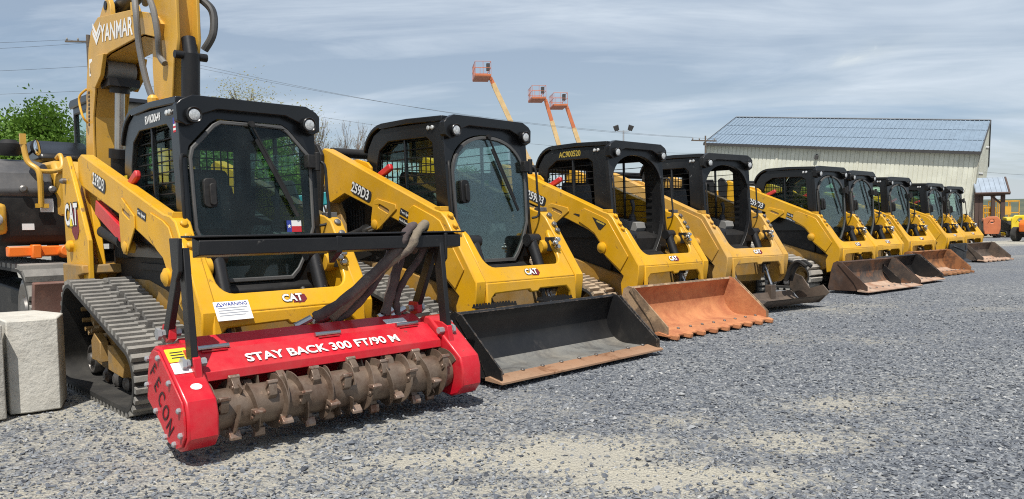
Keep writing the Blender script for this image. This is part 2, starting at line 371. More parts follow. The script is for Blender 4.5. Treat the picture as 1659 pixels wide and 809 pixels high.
    def build(s, name, mats, parent=None, bevel=0.0, ang=32, smooth=True, seg=2):
        me = bpy.data.meshes.new(name)
        me.from_pydata(s.v, [], s.f)
        ms = mats if isinstance(mats, (list, tuple)) else [mats]
        for m in ms: me.materials.append(m)
        if len(ms) > 1: me.polygons.foreach_set('material_index', s.m)
        if smooth:
            me.shade_smooth(); me.set_sharp_from_angle(angle=R(ang))
        me.update()
        o = bpy.data.objects.new(name, me); COL.objects.link(o)
        if parent is not None: o.parent = parent
        if bevel:
            b = o.modifiers.new('edge', 'BEVEL'); b.width = bevel; b.segments = seg; b.limit_method = 'ANGLE'; b.angle_limit = R(40)
            b.use_clamp_overlap = True; b.harden_normals = False
        return o

def tag(o, label=None, cat=None, group=None, kind=None):
    for k, v in (('label', label), ('category', cat), ('group', group), ('kind', kind)):
        if v: o[k] = v
    return o
def empty(name, loc=(0, 0, 0), rz=0.0, scale=1.0):
    o = bpy.data.objects.new(name, None); COL.objects.link(o)
    o.location = loc; o.rotation_euler = (0, 0, rz); o.scale = (scale,) * 3; o.empty_display_size = 0.3
    return o
def kids(o): return [c for c in bpy.data.objects if c.parent == o]
def copy_tree(o, parent=None, skip=()):
    c = o.copy(); COL.objects.link(c); c.parent = parent
    for ch in kids(o):
        if ch.name.split('.')[0] in skip: continue
        copy_tree(ch, c, skip)
    return c
def mirror_y(poly): return [(-a, b) for a, b in poly]
def arc(cx, cz, rx, rz, a0, a1, n):
    return [(cx + rx * math.cos(R(a0 + (a1 - a0) * i / n)), cz + rz * math.sin(R(a0 + (a1 - a0) * i / n))) for i in range(n + 1)]
def rrect(x0, x1, y0, y1, r, n=4):
    return arc(x1 - r, y1 - r, r, r, 0, 90, n) + arc(x0 + r, y1 - r, r, r, 90, 180, n) + arc(x0 + r, y0 + r, r, r, 180, 270, n) + arc(x1 - r, y0 + r, r, r, 270, 360, n)
def spline(pts, k=6):
    """Catmull-Rom through the points"""
    P = [Vector(p) for p in pts]; out = []
    for i in range(len(P) - 1):
        a, b, c, d = P[max(i - 1, 0)], P[i], P[i + 1], P[min(i + 2, len(P) - 1)]
        for j in range(k):
            t = j / k
            out.append(0.5 * ((2 * b) + (c - a) * t + (2 * a - 5 * b + 4 * c - d) * t * t + (3 * b - a - 3 * c + d) * t ** 3))
    out.append(P[-1]); return out

# ------------------------------------------------------------------ tracked machines
def hull_path(circles, n):
    pts = []
    for cx, cz, r in circles:
        for i in range(72):
            a = 2 * math.pi * i / 72; pts.append((cx + r * math.cos(a), cz + r * math.sin(a)))
    pts = sorted(set(pts))
    def half(p):
        h = []
        for q in p:
            while len(h) > 1 and (h[-1][0] - h[-2][0]) * (q[1] - h[-2][1]) - (h[-1][1] - h[-2][1]) * (q[0] - h[-2][0]) <= 0: h.pop()
            h.append(q)
        return h
    a, b = half(pts), half(pts[::-1]); hull = a[:-1] + b[:-1]       # counter-clockwise
    seg = [math.dist(hull[i], hull[(i + 1) % len(hull)]) for i in range(len(hull))]
    tot = sum(seg); out = []; i = 0; acc = 0.0
    for k in range(n):
        t = tot * k / n
        while acc + seg[i] < t: acc += seg[i]; i += 1
        f = (t - acc) / seg[i]; p, q = hull[i], hull[(i + 1) % len(hull)]
        out.append((p[0] + (q[0] - p[0]) * f, p[1] + (q[1] - p[1]) * f))
    return out
def belt(mb, circles, y0, y1, nl, lug_h=0.03, style='block'):
    n = nl * 2
    P = hull_path(circles, n); th = 0.028
    nor = []
    for i in range(n):
        a, b = P[i - 1], P[(i + 1) % n]; d = Vector((b[0] - a[0], b[1] - a[1])).normalized(); nor.append((d.y, -d.x, d.x, d.y))
    vs = []
    for (x, z), (nx, nz, _, _) in zip(P, nor):
        ox, oz = x - nx * lug_h, z - nz * lug_h
        ix, iz = ox - nx * th, oz - nz * th
        vs += [(ox, y0, oz), (ox, y1, oz), (ix, y1, iz), (ix, y0, iz)]
    fs = []
    for i in range(n):
        j = (i + 1) % n
        for k in range(4):
            kk = (k + 1) % 4
            fs.append((i * 4 + k, i * 4 + kk, j * 4 + kk, j * 4 + k))
    mb.slot(0).add(vs, fs)
    w = y1 - y0
    def lug(i, ya, yb, ln, hh):
        (x, z), (nx, nz, tx, tz) = P[i % n], nor[i % n]
        vs = []
        for y in (ya, yb):
            for s_, h in ((-1, 0), (1, 0), (0.72, 1), (-0.72, 1)):
                q = -lug_h - 0.004 + (hh + 0.004) * h
                vs.append((x + tx * ln * s_ / 2 + nx * q, y, z + tz * ln * s_ / 2 + nz * q))
        mb.slot(1).add(vs, [(0, 1, 2, 3), (7, 6, 5, 4), (0, 4, 5, 1), (1, 5, 6, 2), (2, 6, 7, 3), (3, 7, 4, 0)])
    step = math.dist(P[0], P[1]) * 2
    for k in range(nl):
        i = 2 * k
        if style == 'block':
            # two staggered half-width bars and a broken row of gaps in between
            jit = 0.006 * ((k * 7) % 5 - 2)
            lug(i, y0 + 0.004, y0 + w * 0.44 + jit, step * 0.56, lug_h)
            lug(i + 1, y0 + w * 0.40, y0 + w * (0.58 if k % 2 else 0.50), step * 0.55, lug_h * 0.75)
            lug(i + 1, y0 + w * 0.60 + jit, y1 - 0.004, step * 0.56, lug_h)
        elif style == 'c':
            # wide blocks with notches
            lug(i, y0 + 0.003, y0 + w * 0.62, step * 0.66, lug_h)
            lug(i + 1, y0 + w * 0.40, y1 - 0.003, step * 0.66, lug_h)
        else:
            lug(i, y0 + 0.004, y1 - 0.004, step * 0.72, lug_h)

TC = [(-0.70, 0.605, 0.25), (0.545, 0.25, 0.25), (-0.87, 0.20, 0.20), (0.35, 0.2, 0.2)]
def make_tracks(root, belt_mats, style='block', nl=58, inner=.515):
    for s in (-1, 1):
        y0, y1 = (s * 0.905, s * inner); y0, y1 = min(y0, y1), max(y0, y1)
        mb = MB(); belt(mb, TC, y0, y1, nl, 0.036, style)
        tr = mb.build('track', belt_mats, root, ang=40)
        f = MB()
        yc = (y0 + y1) / 2
        f.prism([(-0.72, 0.20), (-0.50, 0.17), (0.25, 0.17), (0.42, 0.22), (0.40, 0.31), (0.05, 0.40), (-0.35, 0.46), (-0.62, 0.43), (-0.72, 0.34)], 'y', yc - 0.12, yc + 0.05) if s > 0 else f.prism([(-0.72, 0.20), (-0.50, 0.17), (0.25, 0.17), (0.42, 0.22), (0.40, 0.31), (0.05, 0.40), (-0.35, 0.46), (-0.62, 0.43), (-0.72, 0.34)], 'y', yc - 0.05, yc + 0.12)
        ya = s * 0.81
        f.prism([(-0.50, 0.25), (-0.28, 0.25), (-0.28, 0.40), (-0.42, 0.46), (-0.50, 0.40)], 'y', min(ya, ya - s * .06), max(ya, ya - s * .06))
        f.prism([(-0.10, 0.22), (0.22, 0.20), (0.26, 0.30), (0.02, 0.40), (-0.10, 0.40)], 'y', min(ya, ya - s * .06), max(ya, ya - s * .06))
        f.build('track_frame', Y_DIRTY, tr, 0.006)
        for nm, (cx, cz, r), mt in (('sprocket', (-0.70, 0.605, 0.165), Y_DIRTY), ('idler', (0.545, 0.25, 0.165), Y_DIRTY), ('idler', (-0.87, 0.20, 0.12), DSTEEL)):
            w = MB()
            w.lathe([(-.12, r * .92), (-.10, r), (.02, r), (.045, r * .92), (.045, r * .80), (.02, r * .74), (.015, r * .42), (.06, r * .40), (.07, r * .18)], (cx, yc, cz), (0, s, 0), 28)
            if nm == 'sprocket':
                for k in range(12):
                    a = 2 * math.pi * k / 12
                    w.cyl((cx + math.cos(a) * r * 1.05, yc - .1, cz + math.sin(a) * r * 1.05), (cx + math.cos(a) * r * 1.05, yc + .1, cz + math.sin(a) * r * 1.05), 0.018, 8)
            w.build(nm, mt, tr, ang=30)
        for k in range(4):
            x = -0.46 + 0.235 * k
            MB().lathe([(-.13, .045), (-.12, .06), (-.03, .06), (-.02, .04), (.02, .04), (.03, .06), (.05, .06), (.06, .045), (.07, .03)], (x, yc, 0.120), (0, s, 0), 16).build('roller', DSTEEL, tr)



def sarc(cx, cz, rx, rz, n, e):
    o = []
    for i in range(n + 1):
        t = math.pi * i / n; c, s_ = math.cos(t), math.sin(t)
        o.append((cx + rx * math.copysign(abs(c) ** (2 / e), c), cz + rz * s_ ** (2 / e)))
    return o
DOOR = [(-0.245, 0.84), (0.245, 0.84), (0.30, 0.90), (0.38, 1.02), (0.45, 1.20)] + sarc(0, 1.58, 0.462, 0.40, 20, 2.25) + [(-0.45, 1.20), (-0.38, 1.02), (-0.30, 0.90)]
DOOR_OCT = [(-0.25, 0.84), (0.25, 0.84), (0.31, 0.90), (0.39, 1.04), (0.455, 1.22), (0.462, 1.72), (0.445, 1.785), (0.285, 1.955), (0.235, 1.985), (-0.235, 1.985), (-0.285, 1.955), (-0.445, 1.785), (-0.462, 1.72), (-0.455, 1.22), (-0.39, 1.04), (-0.31, 0.90)]
def scale_poly(p, s, c=(0, 1.44)): return [(c[0] + (a - c[0]) * s, c[1] + (b - c[1]) * s) for a, b in p]
def lean(mb, k=0.075, z0=2.06):
    mb.v = [(x + (z0 - z) * k, y, z) for x, y, z in mb.v]; return mb

def make_cab(root, glazed, spl, DOOR=DOOR):
    fm = BLK_SPL if spl else BLK
    # side walls with their window openings
    side = [(0.585, 2.075), (-0.30, 2.095), (-0.43, 2.04), (-0.525, 1.92), (-0.57, 1.72), (-0.61, 1.30), (-0.61, 1.02), (0.70, 1.02), (0.645, 1.35)]
    if glazed: hole = [(0.44, 1.90), (0.36, 1.955), (-0.20, 1.965), (-0.34, 1.89), (-0.40, 1.72), (-0.42, 1.34), (0.50, 1.18), (0.475, 1.5)]
    else: hole = [(0.36, 1.90), (0.29, 1.945), (-0.22, 1.955), (-0.36, 1.87), (-0.42, 1.70), (-0.43, 1.34), (0.40, 1.18), (0.385, 1.5)]
    m = MB()
    for y in (-0.475, 0.475):
        m.prism(side, 'y', y - 0.02, y + 0.02, [hole])
    # back wall
    m.prism([(-.455, 1.1), (.455, 1.1), (.455, 2.05), (-.455, 2.05)], 'x', -0.53, -0.50, [rrect(-.36, .36, 1.42, 1.98, .08)])
    # window post
    for y in (-0.47, 0.47): m.bar((0.03, y, 1.97), (0.05, y, 1.2), 0.035, 0.02, (1, 0, 0))
    m.build('cab_frame', fm, root, 0.006)
    f = MB()
    f.prism([(-.505, 2.07), (-.44, 2.1), (.44, 2.1), (.505, 2.07), (.503, 1.3), (.495, .95), (.43, .79), (-.43, .79), (-.495, .95), (-.503, 1.3)], 'x', 0.545, 0.60, [DOOR])
    lean(f)
    ff = f.build('cab_front', fm, root, 0.004)
    # roof with a rolled rear edge and the front brow
    r = MB()
    top = [(0.60, 2.118), (0.10, 2.142), (-0.28, 2.138)] + arc(-0.28, 1.84, 0.31, 0.298, 90, 165, 7)
    bot = [(x * 0.955 - 0.012 if x < -.2 else x, z - 0.05 if x > -.3 else z - 0.035) for x, z in top]
    r.prism(top + bot[::-1], 'y', -0.515, 0.515)
    rf = r.build('roof', BLK, root, 0.007)
    b = MB()
    b.prism([(-.53, 2.058), (-.50, 2.09), (-.42, 2.128), (.42, 2.128), (.50, 2.09), (.53, 2.058), (.525, 1.95), (.47, 1.92), (.42, 1.93), (.37, 2.0), (.25, 2.045), (-.25, 2.045), (-.37, 2.0), (-.42, 1.93), (-.47, 1.92), (-.525, 1.95)], 'x', 0.585, 0.655)
    b.build('brow', fm, rf, 0.006)
    for s in (-1, 1):
        h = MB()
        h.lathe([(-.02, .052), (.036, .055), (.042, .05), (.034, .039), (.03, .037)], (0.655, s * .425, 1.992), (1, 0, -0.05), 20)
        hl = h.build('headlight', BLK, root)
        MB().lathe([(.0, .038), (.036, .038), (.040, .028), (.041, .012)], (0.655, s * .425, 1.992), (1, 0, -0.05), 20).build('lens', LENS, hl)
    for s in (-1, 1):
        for x in (0.40, 0.455):
            k = MB(); k.lathe([(0, .02), (.012, .02), (.018, .012)], (x, s * .495, 2.03), (0, s, 0), 12); k.build('marker_light', LENS, root)
    # lattice guards, real bars just inside the openings
    for s in (-1, 1):
        g = MB(); y = s * 0.445
        x = -0.42
        while x < 0.5:
            g.bar((x, y, 1.15), (x, y, 1.98), 0.010, 0.008); x += 0.052
        z = 1.17
        while z < 1.98:
            g.bar((-0.44, y - s * .004, z), (0.5, y - s * .004, z), 0.010, 0.008); z += 0.078
        g.build('window_screen', BLK_MAT, root, smooth=False)
    g = MB()
    y = -0.36
    while y < 0.37:
        g.bar((-0.49, y, 1.42), (-0.49, y, 1.98), 0.010, 0.008, (1, 0, 0)); y += 0.06
    z = 1.44
    while z < 1.98:
        g.bar((-0.487, -.36, z), (-0.487, .36, z), 0.010, 0.008); z += 0.075
    g.build('rear_screen', BLK_MAT, root, smooth=False)
    if glazed:
        for s in (-1, 1):
            MB().prism(hole, 'y', s * .425 - .002, s * .425 + .002).build('side_window', GLASS_SIDE, root, smooth=False)
        MB().prism(rrect(-.37, .37, 1.41, 1.99, .08), 'x', -0.547, -0.543).build('rear_window', GLASS_SIDE, root, smooth=False)
        d = MB(); d.prism(scale_poly(DOOR, 0.985), 'x', 0.598, 0.622, [scale_poly(DOOR, 0.935)]); lean(d)
        dr = d.build('door', mat_door(), root, 0.006)
        gl = MB(); gl.prism(scale_poly(DOOR, 0.94), 'x', 0.606, 0.611); lean(gl)
        gl.build('door_window', GLASS, dr, smooth=False)
        h = MB()
        h.slab(rrect(-.045, .045, -.10, .10, .03), (0.66, -0.335, 1.47), (0, 1, 0), (-.075, 0, 1), 0.0, 0.03)
        h.slab(rrect(-.022, .022, -.075, .075, .02), (0.69, -0.325, 1.46), (0, 1, 0), (-.075, 0, 1), 0.0, 0.022)
        h.build('door_handle', BLK_MAT, dr, 0.005)
        wv = MB()
        wv.bar((0.645, -0.01, 1.965), (0.69, 0.27, 1.41), 0.012, 0.012, (1, 0, 0))
        wv.bar((0.652, 0.02, 1.86), (0.70, 0.30, 1.31), 0.026, 0.008, (1, 0, 0))
        wv.cyl((0.62, -0.01, 1.965), (0.66, -0.01, 1.965), 0.022, 10)
        wv.build('wiper', BLK_MAT, dr)
        for z in (1.72, 1.02):
            hg = MB()
            hg.box(0.60 + (2.06 - z) * .075, 0.67 + (2.06 - z) * .075, 0.40, 0.49, z - .05, z + .05)
            hg.cyl((0.66 + (2.06 - z) * .075, 0.48, z - .07), (0.66 + (2.06 - z) * .075, 0.48, z + .07), 0.022, 10)
            hg.build('hinge', BLK_MAT, dr, 0.006)
    # handholds on the front posts
    for s in (-1, 1):
        MB().tube(spline([(0.64, s * .478, 1.72), (0.70, s * .53, 1.70), (0.72, s * .535, 1.52), (0.74, s * .535, 1.28), (0.70, s * .478, 1.24)], 5), 0.011, 8).build('grab_handle', BLK_MAT, root)
    # seat and control pods
    st = MB()
    st.prism([(-.30, .98), (.14, .98), (.20, 1.02), (.19, 1.10), (.12, 1.13), (-.26, 1.08)], 'y', -.24, .24)
    st.prism([(-.36, 1.08), (-.24, 1.08), (-.27, 1.50), (-.31, 1.70), (-.39, 1.72), (-.43, 1.66), (-.42, 1.3)], 'y', -.225, .225)
    st.build('seat', SEAT, root, 0.035, seg=3)
    for s in (-1, 1):
        p = MB()
        p.slot(0).prism([(-.05, 1.10), (.36, 1.06), (.40, 1.12), (.38, 1.19), (.02, 1.25), (-.05, 1.2)], 'y', s * .36 - .085, s * .36 + .085)
        p.slot(1).lathe([(0, .055), (.025, .042), (.03, .05), (.06, .036), (.065, .043), (.09, .028)], (.26, s * .35, 1.205), (0.05, 0, 1), 14)
        p.tube(spline([(.26, s * .35, 1.28), (.29, s * .34, 1.38), (.27, s * .33, 1.47)], 4), [.016, .018, .018, .02, .02, .024, .024, .028, .022][:9], 10)
        p.build('control_pod', [GREYPL, SEAT], root, 0.01)
    fl = MB(); fl.box(-0.49, 0.60, -.45, .45, .92, .97); fl.box(-.49, -.2, -.4, .4, .97, 1.0)
    fl.build('cab_floor', BLK_MAT, root)
_door_m = []
def mat_door():
    if not _door_m: _door_m.append(mat('grey_door_seal', (0.06, 0.06, 0.06), 0.55, dust=(.2, .19, .17), dust_amt=.3))
    return _door_m[0]

LEV = {False: (-.27, -.527, 1.665), True: (-.30, -.527, 1.59)}
TOOTH = mat('scuffed_tooth_steel', (0.30, 0.22, 0.17), 0.4, 0.5, alt=(0.16, 0.075, 0.045), alt_scale=14, alt_lo=0.45, alt_hi=0.65, bump=0.2)
ARM_V = [(-1.10, 1.80), (-1.09, 1.93), (-1.04, 1.965), (-0.98, 1.945), (0.66, 1.315), (0.74, 1.295), (0.80, 1.245), (1.165, 0.72), (1.165, 0.66), (1.13, 0.44), (1.06, .34), (0.93, 0.31), (0.91, 0.52), (0.95, 0.60), (0.70, 0.80), (0.655, 0.85), (0.60, 0.97), (0.53, 1.055), (0.44, 1.11), (0.30, 1.165), (0.12, 1.235), (-0.69, 1.50), (-0.94, 1.42), (-1.02, 1.47)]
ARM_R = [(-1.38, 1.84), (-1.28, 1.87), (0.58, 1.33), (0.70, 1.315), (0.79, 1.275), (1.175, 0.70), (1.175, 0.64), (1.14, 0.44), (1.06, .33), (0.95, 0.31), (0.93, 0.53), (0.96, 0.61), (0.72, 0.80), (0.66, 0.90), (0.60, 1.0), (0.48, 1.07), (0.28, 1.14), (-0.30, 1.335), (-1.29, 1.60), (-1.38, 1.66)]
def make_loader(name, radial=False, glazed=True, worn=False, spl=False, number='259D3', belt_mats=None, style='block', decals=True, nl=58):
    root = empty(name)
    yel = Y_OLD if worn else Y
    make_tracks(root, belt_mats or [RUB, TREAD], style, nl, .445 if radial else .515)
    c = MB(); ch_ = .425 if radial else .50
    c.prism([(-1.15, .36), (.66, .29), (.88, .40), (.90, .54), (.74, .60), (0, .79), (-.35, .84), (-1.05, .86), (-1.15, .80)], 'y', -ch_, ch_)
    c.build('chassis', Y_DIRTY, root, 0.012)
    c = MB(); c.prism([(.60, .40), (.74, .40), (.74, .80), (.66, .86), (.60, .86)], 'y', -.44, .44); c.build('front_bulkhead', BLK_MAT, root, 0.012)
    e = MB()
    e.prism([(-1.20, .80), (-.35, .835), (0, .775), (.60, .62), (.62, 1.0), (.60, 1.03), (-.55, 1.30), (-.62, 1.5), (-.70, 1.56), (-1.10, 1.50), (-1.20, 1.40)], 'y', -min(.46, ch_), min(.46, ch_))
    for k in range(7):
        e.box(-1.0 + .05 * k, -.975 + .05 * k, -.475, .475, 1.0, 1.35)
    e.build('engine_housing', BLK_MAT, root, 0.012)
    hd = MB(); hd.prism([(-1.22, 1.42), (-.66, 1.50), (-.66, 1.60), (-.80, 1.63), (-1.16, 1.57), (-1.22, 1.5)], 'y', -.42, .42)
    hd.build('engine_hood', BLK, root, 0.03)
    make_cab(root, glazed, spl, DOOR_OCT if radial else DOOR)
    # arms
    poly = ARM_R if radial else ARM_V
    for s in (-1, 1):
        yi, yo = (s * .515, s * .62) if radial else (s * .555, s * .665)
        a = MB(); a.prism(poly, 'y', min(yi, yo), max(yi, yo))
        arm = a.build('lift_arm', yel, root, 0.010)
        ya, yb = (yo, yo + s * .012)
        d = MB()
        gus = [(0.13, 1.375), (0.145, 1.33), (-0.12, 1.165), (-0.16, 1.15), (-0.20, 1.155), (-0.25, 1.235), (-0.215, 1.38), (-0.19, 1.42), (-0.14, 1.435)]
        if radial: gus = [(0.03, 1.33), (0.035, 1.24), (-0.13, 1.08), (-0.17, 1.045), (-0.24, 1.05), (-0.29, 1.10), (-0.305, 1.30), (-0.29, 1.44), (-0.24, 1.47)]
        slot = rrect(-.085, .085, -.018, .018, .017)
        ct = math.cos(R(-21)); sn = math.sin(R(-21)); cx, cz = ((-.045, 1.34) if not radial else (-.14, 1.345))
        hole = [(cx + u * ct - v * sn, cz + u * sn + v * ct) for u, v in slot]
        d.prism(gus, 'y', min(ya, yb), max(ya, yb), [hole])
        if radial: bos = [(0.30, 1.20), (0.31, 1.30), (0.36, 1.345), (0.60, 1.285), (0.70, 1.24), (0.98, .86), (0.86, .74), (.66, .93), (.58, 1.035), (.46, 1.09)]
        else: bos = [(0.30, 1.21), (0.33, 1.335), (0.39, 1.36), (0.66, 1.26), (0.74, 1.22), (1.03, .82), (0.92, .66), (.68, .84), (.62, .98), (.54, 1.075), (.45, 1.13)]
        d.prism(bos, 'y', min(ya, yb), max(ya, yb))
        d.build('stiffener_plate', yel, arm, 0.005)
        sd = MB()
        sd.slot(0).prism(scale_poly(hole, 0.96, (cx, cz)), 'y', yo - .001 if s > 0 else yo - .004, yo + .004 if s > 0 else yo + .001)
        sd.build('slot_recess', Y_DIRTY, arm)
        pb = MB()
        pb.lathe([(-.05, .062), (.03, .062), (.035, .05), (.05, .03), (.052, .012)], (.66, yo, .91), (0, s, 0), 18)
        pb.build('pivot_boss', yel, arm, 0.0)
        pb = MB(); pb.lathe([(-.05, .045), (.02, .045), (.028, .03)], (-.19, yo, 1.20 if not radial else 1.10), (0, s, 0), 14)
        pb.build('pivot_boss', yel, arm, 0.0)
        # small pins on the elbow
        en = MB()
        for k, (x, z) in enumerate(((.70, 1.33), (.80, 1.262), (.86, 1.178), (.90, 1.12))):
            if k: en.lathe([(-.03, .02), (0, .026), (.015, .026), (.02, .014)], (x, (yi + yo) / 2, z), (.83, 0, .56), 10)
            else: en.box(x - .05, x + .03, s * (yi + yo) * s / 2 - .045, s * (yi + yo) * s / 2 + .045, z - .03, z + .01)
        en.build('elbow_fitting', DSTEEL if s > 0 else yel, arm, 0.004)
        # cylinders
        q = MB()
        p0, p1 = ((-.92, s * .61, 1.03), (-.19, s * .61, 1.20)) if not radial else ((-.95, s * .565, 1.22), (-.20, s * .565, 1.10))
        v0, v1 = Vector(p0), Vector(p1)
        q.slot(0).cyl(v0, v0.lerp(v1, .68), .05, 16); q.cyl(v0.lerp(v1, .64), v0.lerp(v1, .70), .058, 16)
        q.slot(1).cyl(v0.lerp(v1, .68), v1, .026, 12)
        q.build('lift_cylinder', [BLK_MAT, STEEL], root)
        q = MB(); v0, v1 = Vector((.80, s * .36, 1.04)), Vector((1.10, s * .36, .30))
        q.slot(0).cyl(v0, v0.lerp(v1, .62), .05, 18); q.cyl(v0.lerp(v1, .55), v0.lerp(v1, .63), .058, 18)
        q.cyl((.80, s * .30, 1.04), (.80, s * .44, 1.04), .055, 14)
        q.slot(1).cyl(v0.lerp(v1, .62), v1, .025, 12)
        q.slot(2).cyl((.83, s * .42, .97), (.83, s * .55, .97), .065, 16)
        q.build('tilt_cylinder', [BLK_BAR, STEEL, yel], root)
    # cross member between the arms: a sloping plate with a wide notch, and a folded lip below
    kx, kz = (1.165, .71) if not radial else (1.175, .69)
    ux, uz = (-.365 / .639, .525 / .639)
    U_, V_ = Vector((0, 1, 0)), Vector((ux, 0, uz))
    notch = [(-.552, 0), (.552, 0), (.552, .50), (.51, .52), (.485, .47)] + arc(.37, .265, .10, .12, 20, -90, 6)[1:] + arc(-.37, .265, .10, .12, 270, 160, 6)[:-1] + [(-.485, .47), (-.51, .52), (-.552, .50)]
    x = MB(); x.slab(notch, (kx, 0, kz), U_, V_, -.045, 0)
    lip = [(-.552, .0), (-.552, -.27), (-.51, -.27), (-.50, -.13), (-.46, -.095), (-.05, -.085), (-.03, -.11), (.05, -.11), (.08, -.085), (.42, -.085), (.47, -.13), (.49, -.27), (.552, -.27), (.552, .0)]
    x.slab(lip, (kx, 0, kz), (0, 1, 0), Vector((-.06, 0, 1)).normalized(), -.04, 0.0)
    xm = x.build('cross_member', yel, root, 0.012)
    # small machine details on and behind the cross member
    rc = MB()
    rc.slot(0).box(.84, .90, -.40, .40, .36, .62)
    rc.slot(1).tube(spline([(.92, -.42, .80), (1.0, -.44, .66), (1.06, -.40, .55), (1.04, -.33, .45)], 5), .014, 8)
    rc.tube(spline([(.92, .20, .80), (1.02, .22, .62), (1.08, .27, .50)], 5), .016, 8)
    rc.tube(spline([(.92, .26, .78), (1.04, .25, .64), (1.08, .20, .48)], 5), .016, 8)
    rc.build('hydraulic_hose', [Y_DIRTY, HOSE], root)
    qc = MB()
    qc.slot(1).box(.86, .96, .48, .551, .93, 1.06)
    for i, (dy, dz) in enumerate(((.0, .03), (.0, -.035), (-.03, .0))):
        qc.slot(0).lathe([(0, .016), (.03, .020), (.034, .026), (.07, .026), (.074, .018), (.10, .018)], (.95, .515 + dy, 1.0 + dz), (.8, -.35, .1), 12)
    qc.build('hose_coupler', [STEEL, BLK_MAT], root, .004)
    cp = MB()
    for s in (-1, 1):
        cp.prism([(.93, .12), (1.13, .10), (1.19, .16), (1.19, .46), (1.12, .52), (1.02, .50), (.93, .34)], 'y', s * .50 - .05, s * .50 + .05)
    cp.box(1.12, 1.17, -.55, .55, .12, .20); cp.box(1.13, 1.18, -.55, .55, .40, .50)
    cp.box(1.14, 1.165, -.30, .30, .20, .40)
    cp.build('coupler', BLK_MAT, root, 0.008)
    if radial:
        for s in (-1, 1):
            t = MB(); y = s * .655
            t.prism([(-1.68, 1.62), (-1.64, 1.80), (-1.58, 1.865), (-1.50, 1.87), (-1.43, 1.79), (-1.17, 1.42), (-.985, 1.15), (-.975, .80), (-1.64, .78)], 'y', y - .02, y + .02)
            t.prism([(-1.62, .80), (-1.10, .80), (-1.30, 1.5), (-1.45, 1.70), (-1.58, 1.6)], 'y', s * .53 - .03, s * .53 + .03)
            tw = t.build('arm_tower', yel, root, 0.008)
            for (x_, z_, r_) in ((-1.555, 1.66, .025), (-1.46, 1.10, .05)):
                k = MB(); k.lathe([(-.02, r_), (.03, r_), (.04, r_ * .7), (.05, r_ * .3)], (x_, y + s * .02, z_), (0, s, 0), 14)
                k.build('pivot_pin', DSTEEL if r_ < .04 else yel, tw)
            if s < 0:
                q = MB(); q.slot(0).slab([(-.06, -.125), (.02, -.19), (.10, -.18), (.15, -.12), (.115, .05), (.05, .10), (-.04, .10)], (-1.36, y - .021, 1.345), (1, 0, 0), (0, 0, 1), 0, .003)
                q.build('badge_backing', DARKRED, tw)
                q = MB(); q.slot(1).text('CAT', .25, (-1.415, y - .025, 1.36), (1, 0, 0), (0, 0, 1), .07, .001, .78); q.slot(0).text('CAT', .25, (-1.415, y - .027, 1.36), (1, 0, 0), (0, 0, 1), .03, .001, .78)
                q.build('badge_lettering', [WHITE, INK], tw)
                q = MB(); q.slab([(-.045, -.09), (.045, -.09), (0, -.01)], (-1.415, y - .0295, 1.36), (1, 0, 0), (0, 0, 1), 0, .001)
                q.build('badge_triangle', YINK, tw)
        # rear body behind the tower and the red arm prop lying along the inside
        b = MB(); b.prism([(-1.60, .5), (-1.15, .4), (-1.15, .86), (-1.0, .88), (-1.02, .95), (-1.60, .95)], 'y', -.72, .72); b.build('rear_body', Y_DIRTY, root, 0.01)
        MB().bar((-.98, -.585, 1.42), (-.36, -.585, 1.19), .05, .12, (0, 0, 1)).build('arm_prop', RED_LOCK, root, 0.006)
    else:
        for s in (-1, 1):
            t = MB(); t.prism([(-1.12, .82), (-.82, .82), (-.86, 1.30), (-.98, 1.50), (-1.10, 1.46), (-1.16, 1.2)], 'y', s * .57 - .03, s * .57 + .03)
            t.build('arm_tower', Y_DIRTY, root, 0.008)
        t = MB()
        t.cyl((-1.06, -.57, 1.93), (-1.06, .57, 1.93), .048, 18)
        for s in (-1, 1):
            t.prism([(-1.22, 1.98), (-1.16, 2.02), (-1.10, 2.0), (-1.02, 1.90), (-1.05, 1.5), (-1.10, 1.15), (-1.18, 1.15), (-1.20, 1.5)], 'y', s * .69 - .02, s * .69 + .02)
        t.build('rear_crossbar', BLK_MAT, root, 0.006)
        # lug on the arm top
        t = MB(); t.prism([(-.72, 1.76), (-.40, 1.66), (-.40, 1.74), (-.46, 1.79), (-.62, 1.83), (-.70, 1.83)], 'y', -.555, -.53); t.build('cylinder_bracket', yel, root, 0.006); t = MB(); t.prism([(-.72, 1.76), (-.40, 1.66), (-.40, 1.74), (-.46, 1.79), (-.62, 1.83), (-.70, 1.83)], 'y', .53, .555)
        t.build('cylinder_bracket', yel, root, 0.006)
    # red arm lock lever that pokes up beside the cab
    lv = MB(); lv.slab(rrect(-.17, .17, -.032, .032, .02) if not radial else rrect(-.15, .15, -.032, .032, .02), LEV[radial], Vector((.90, 0, .38)).normalized(), Vector((-.38, 0, .90)).normalized(), -.022, .022)
    lv.build('lock_lever', RED_LOCK, root, 0.012)
    # decals
    U = Vector((.936, 0, -.352)); V = Vector((.352, 0, .936)); yd = -.6665 if not radial else -.6215
    if radial: U = Vector((.962, 0, -.272)); V = Vector((.272, 0, .962))
    nx, nz = (-.42, 1.512) if not radial else (-.81, 1.612)
    dk = MB(); dk.slot(0).slab(rrect(-.165, .165, -.055, .055, .04), (nx + .02, yd, nz - .008), U, V, 0, .002)
    dk.slot(1).text(number, .130, (nx, yd - .003, nz), U, V, .022, .001, .85)
    dk.build('model_number', [INK, WHITE], root)
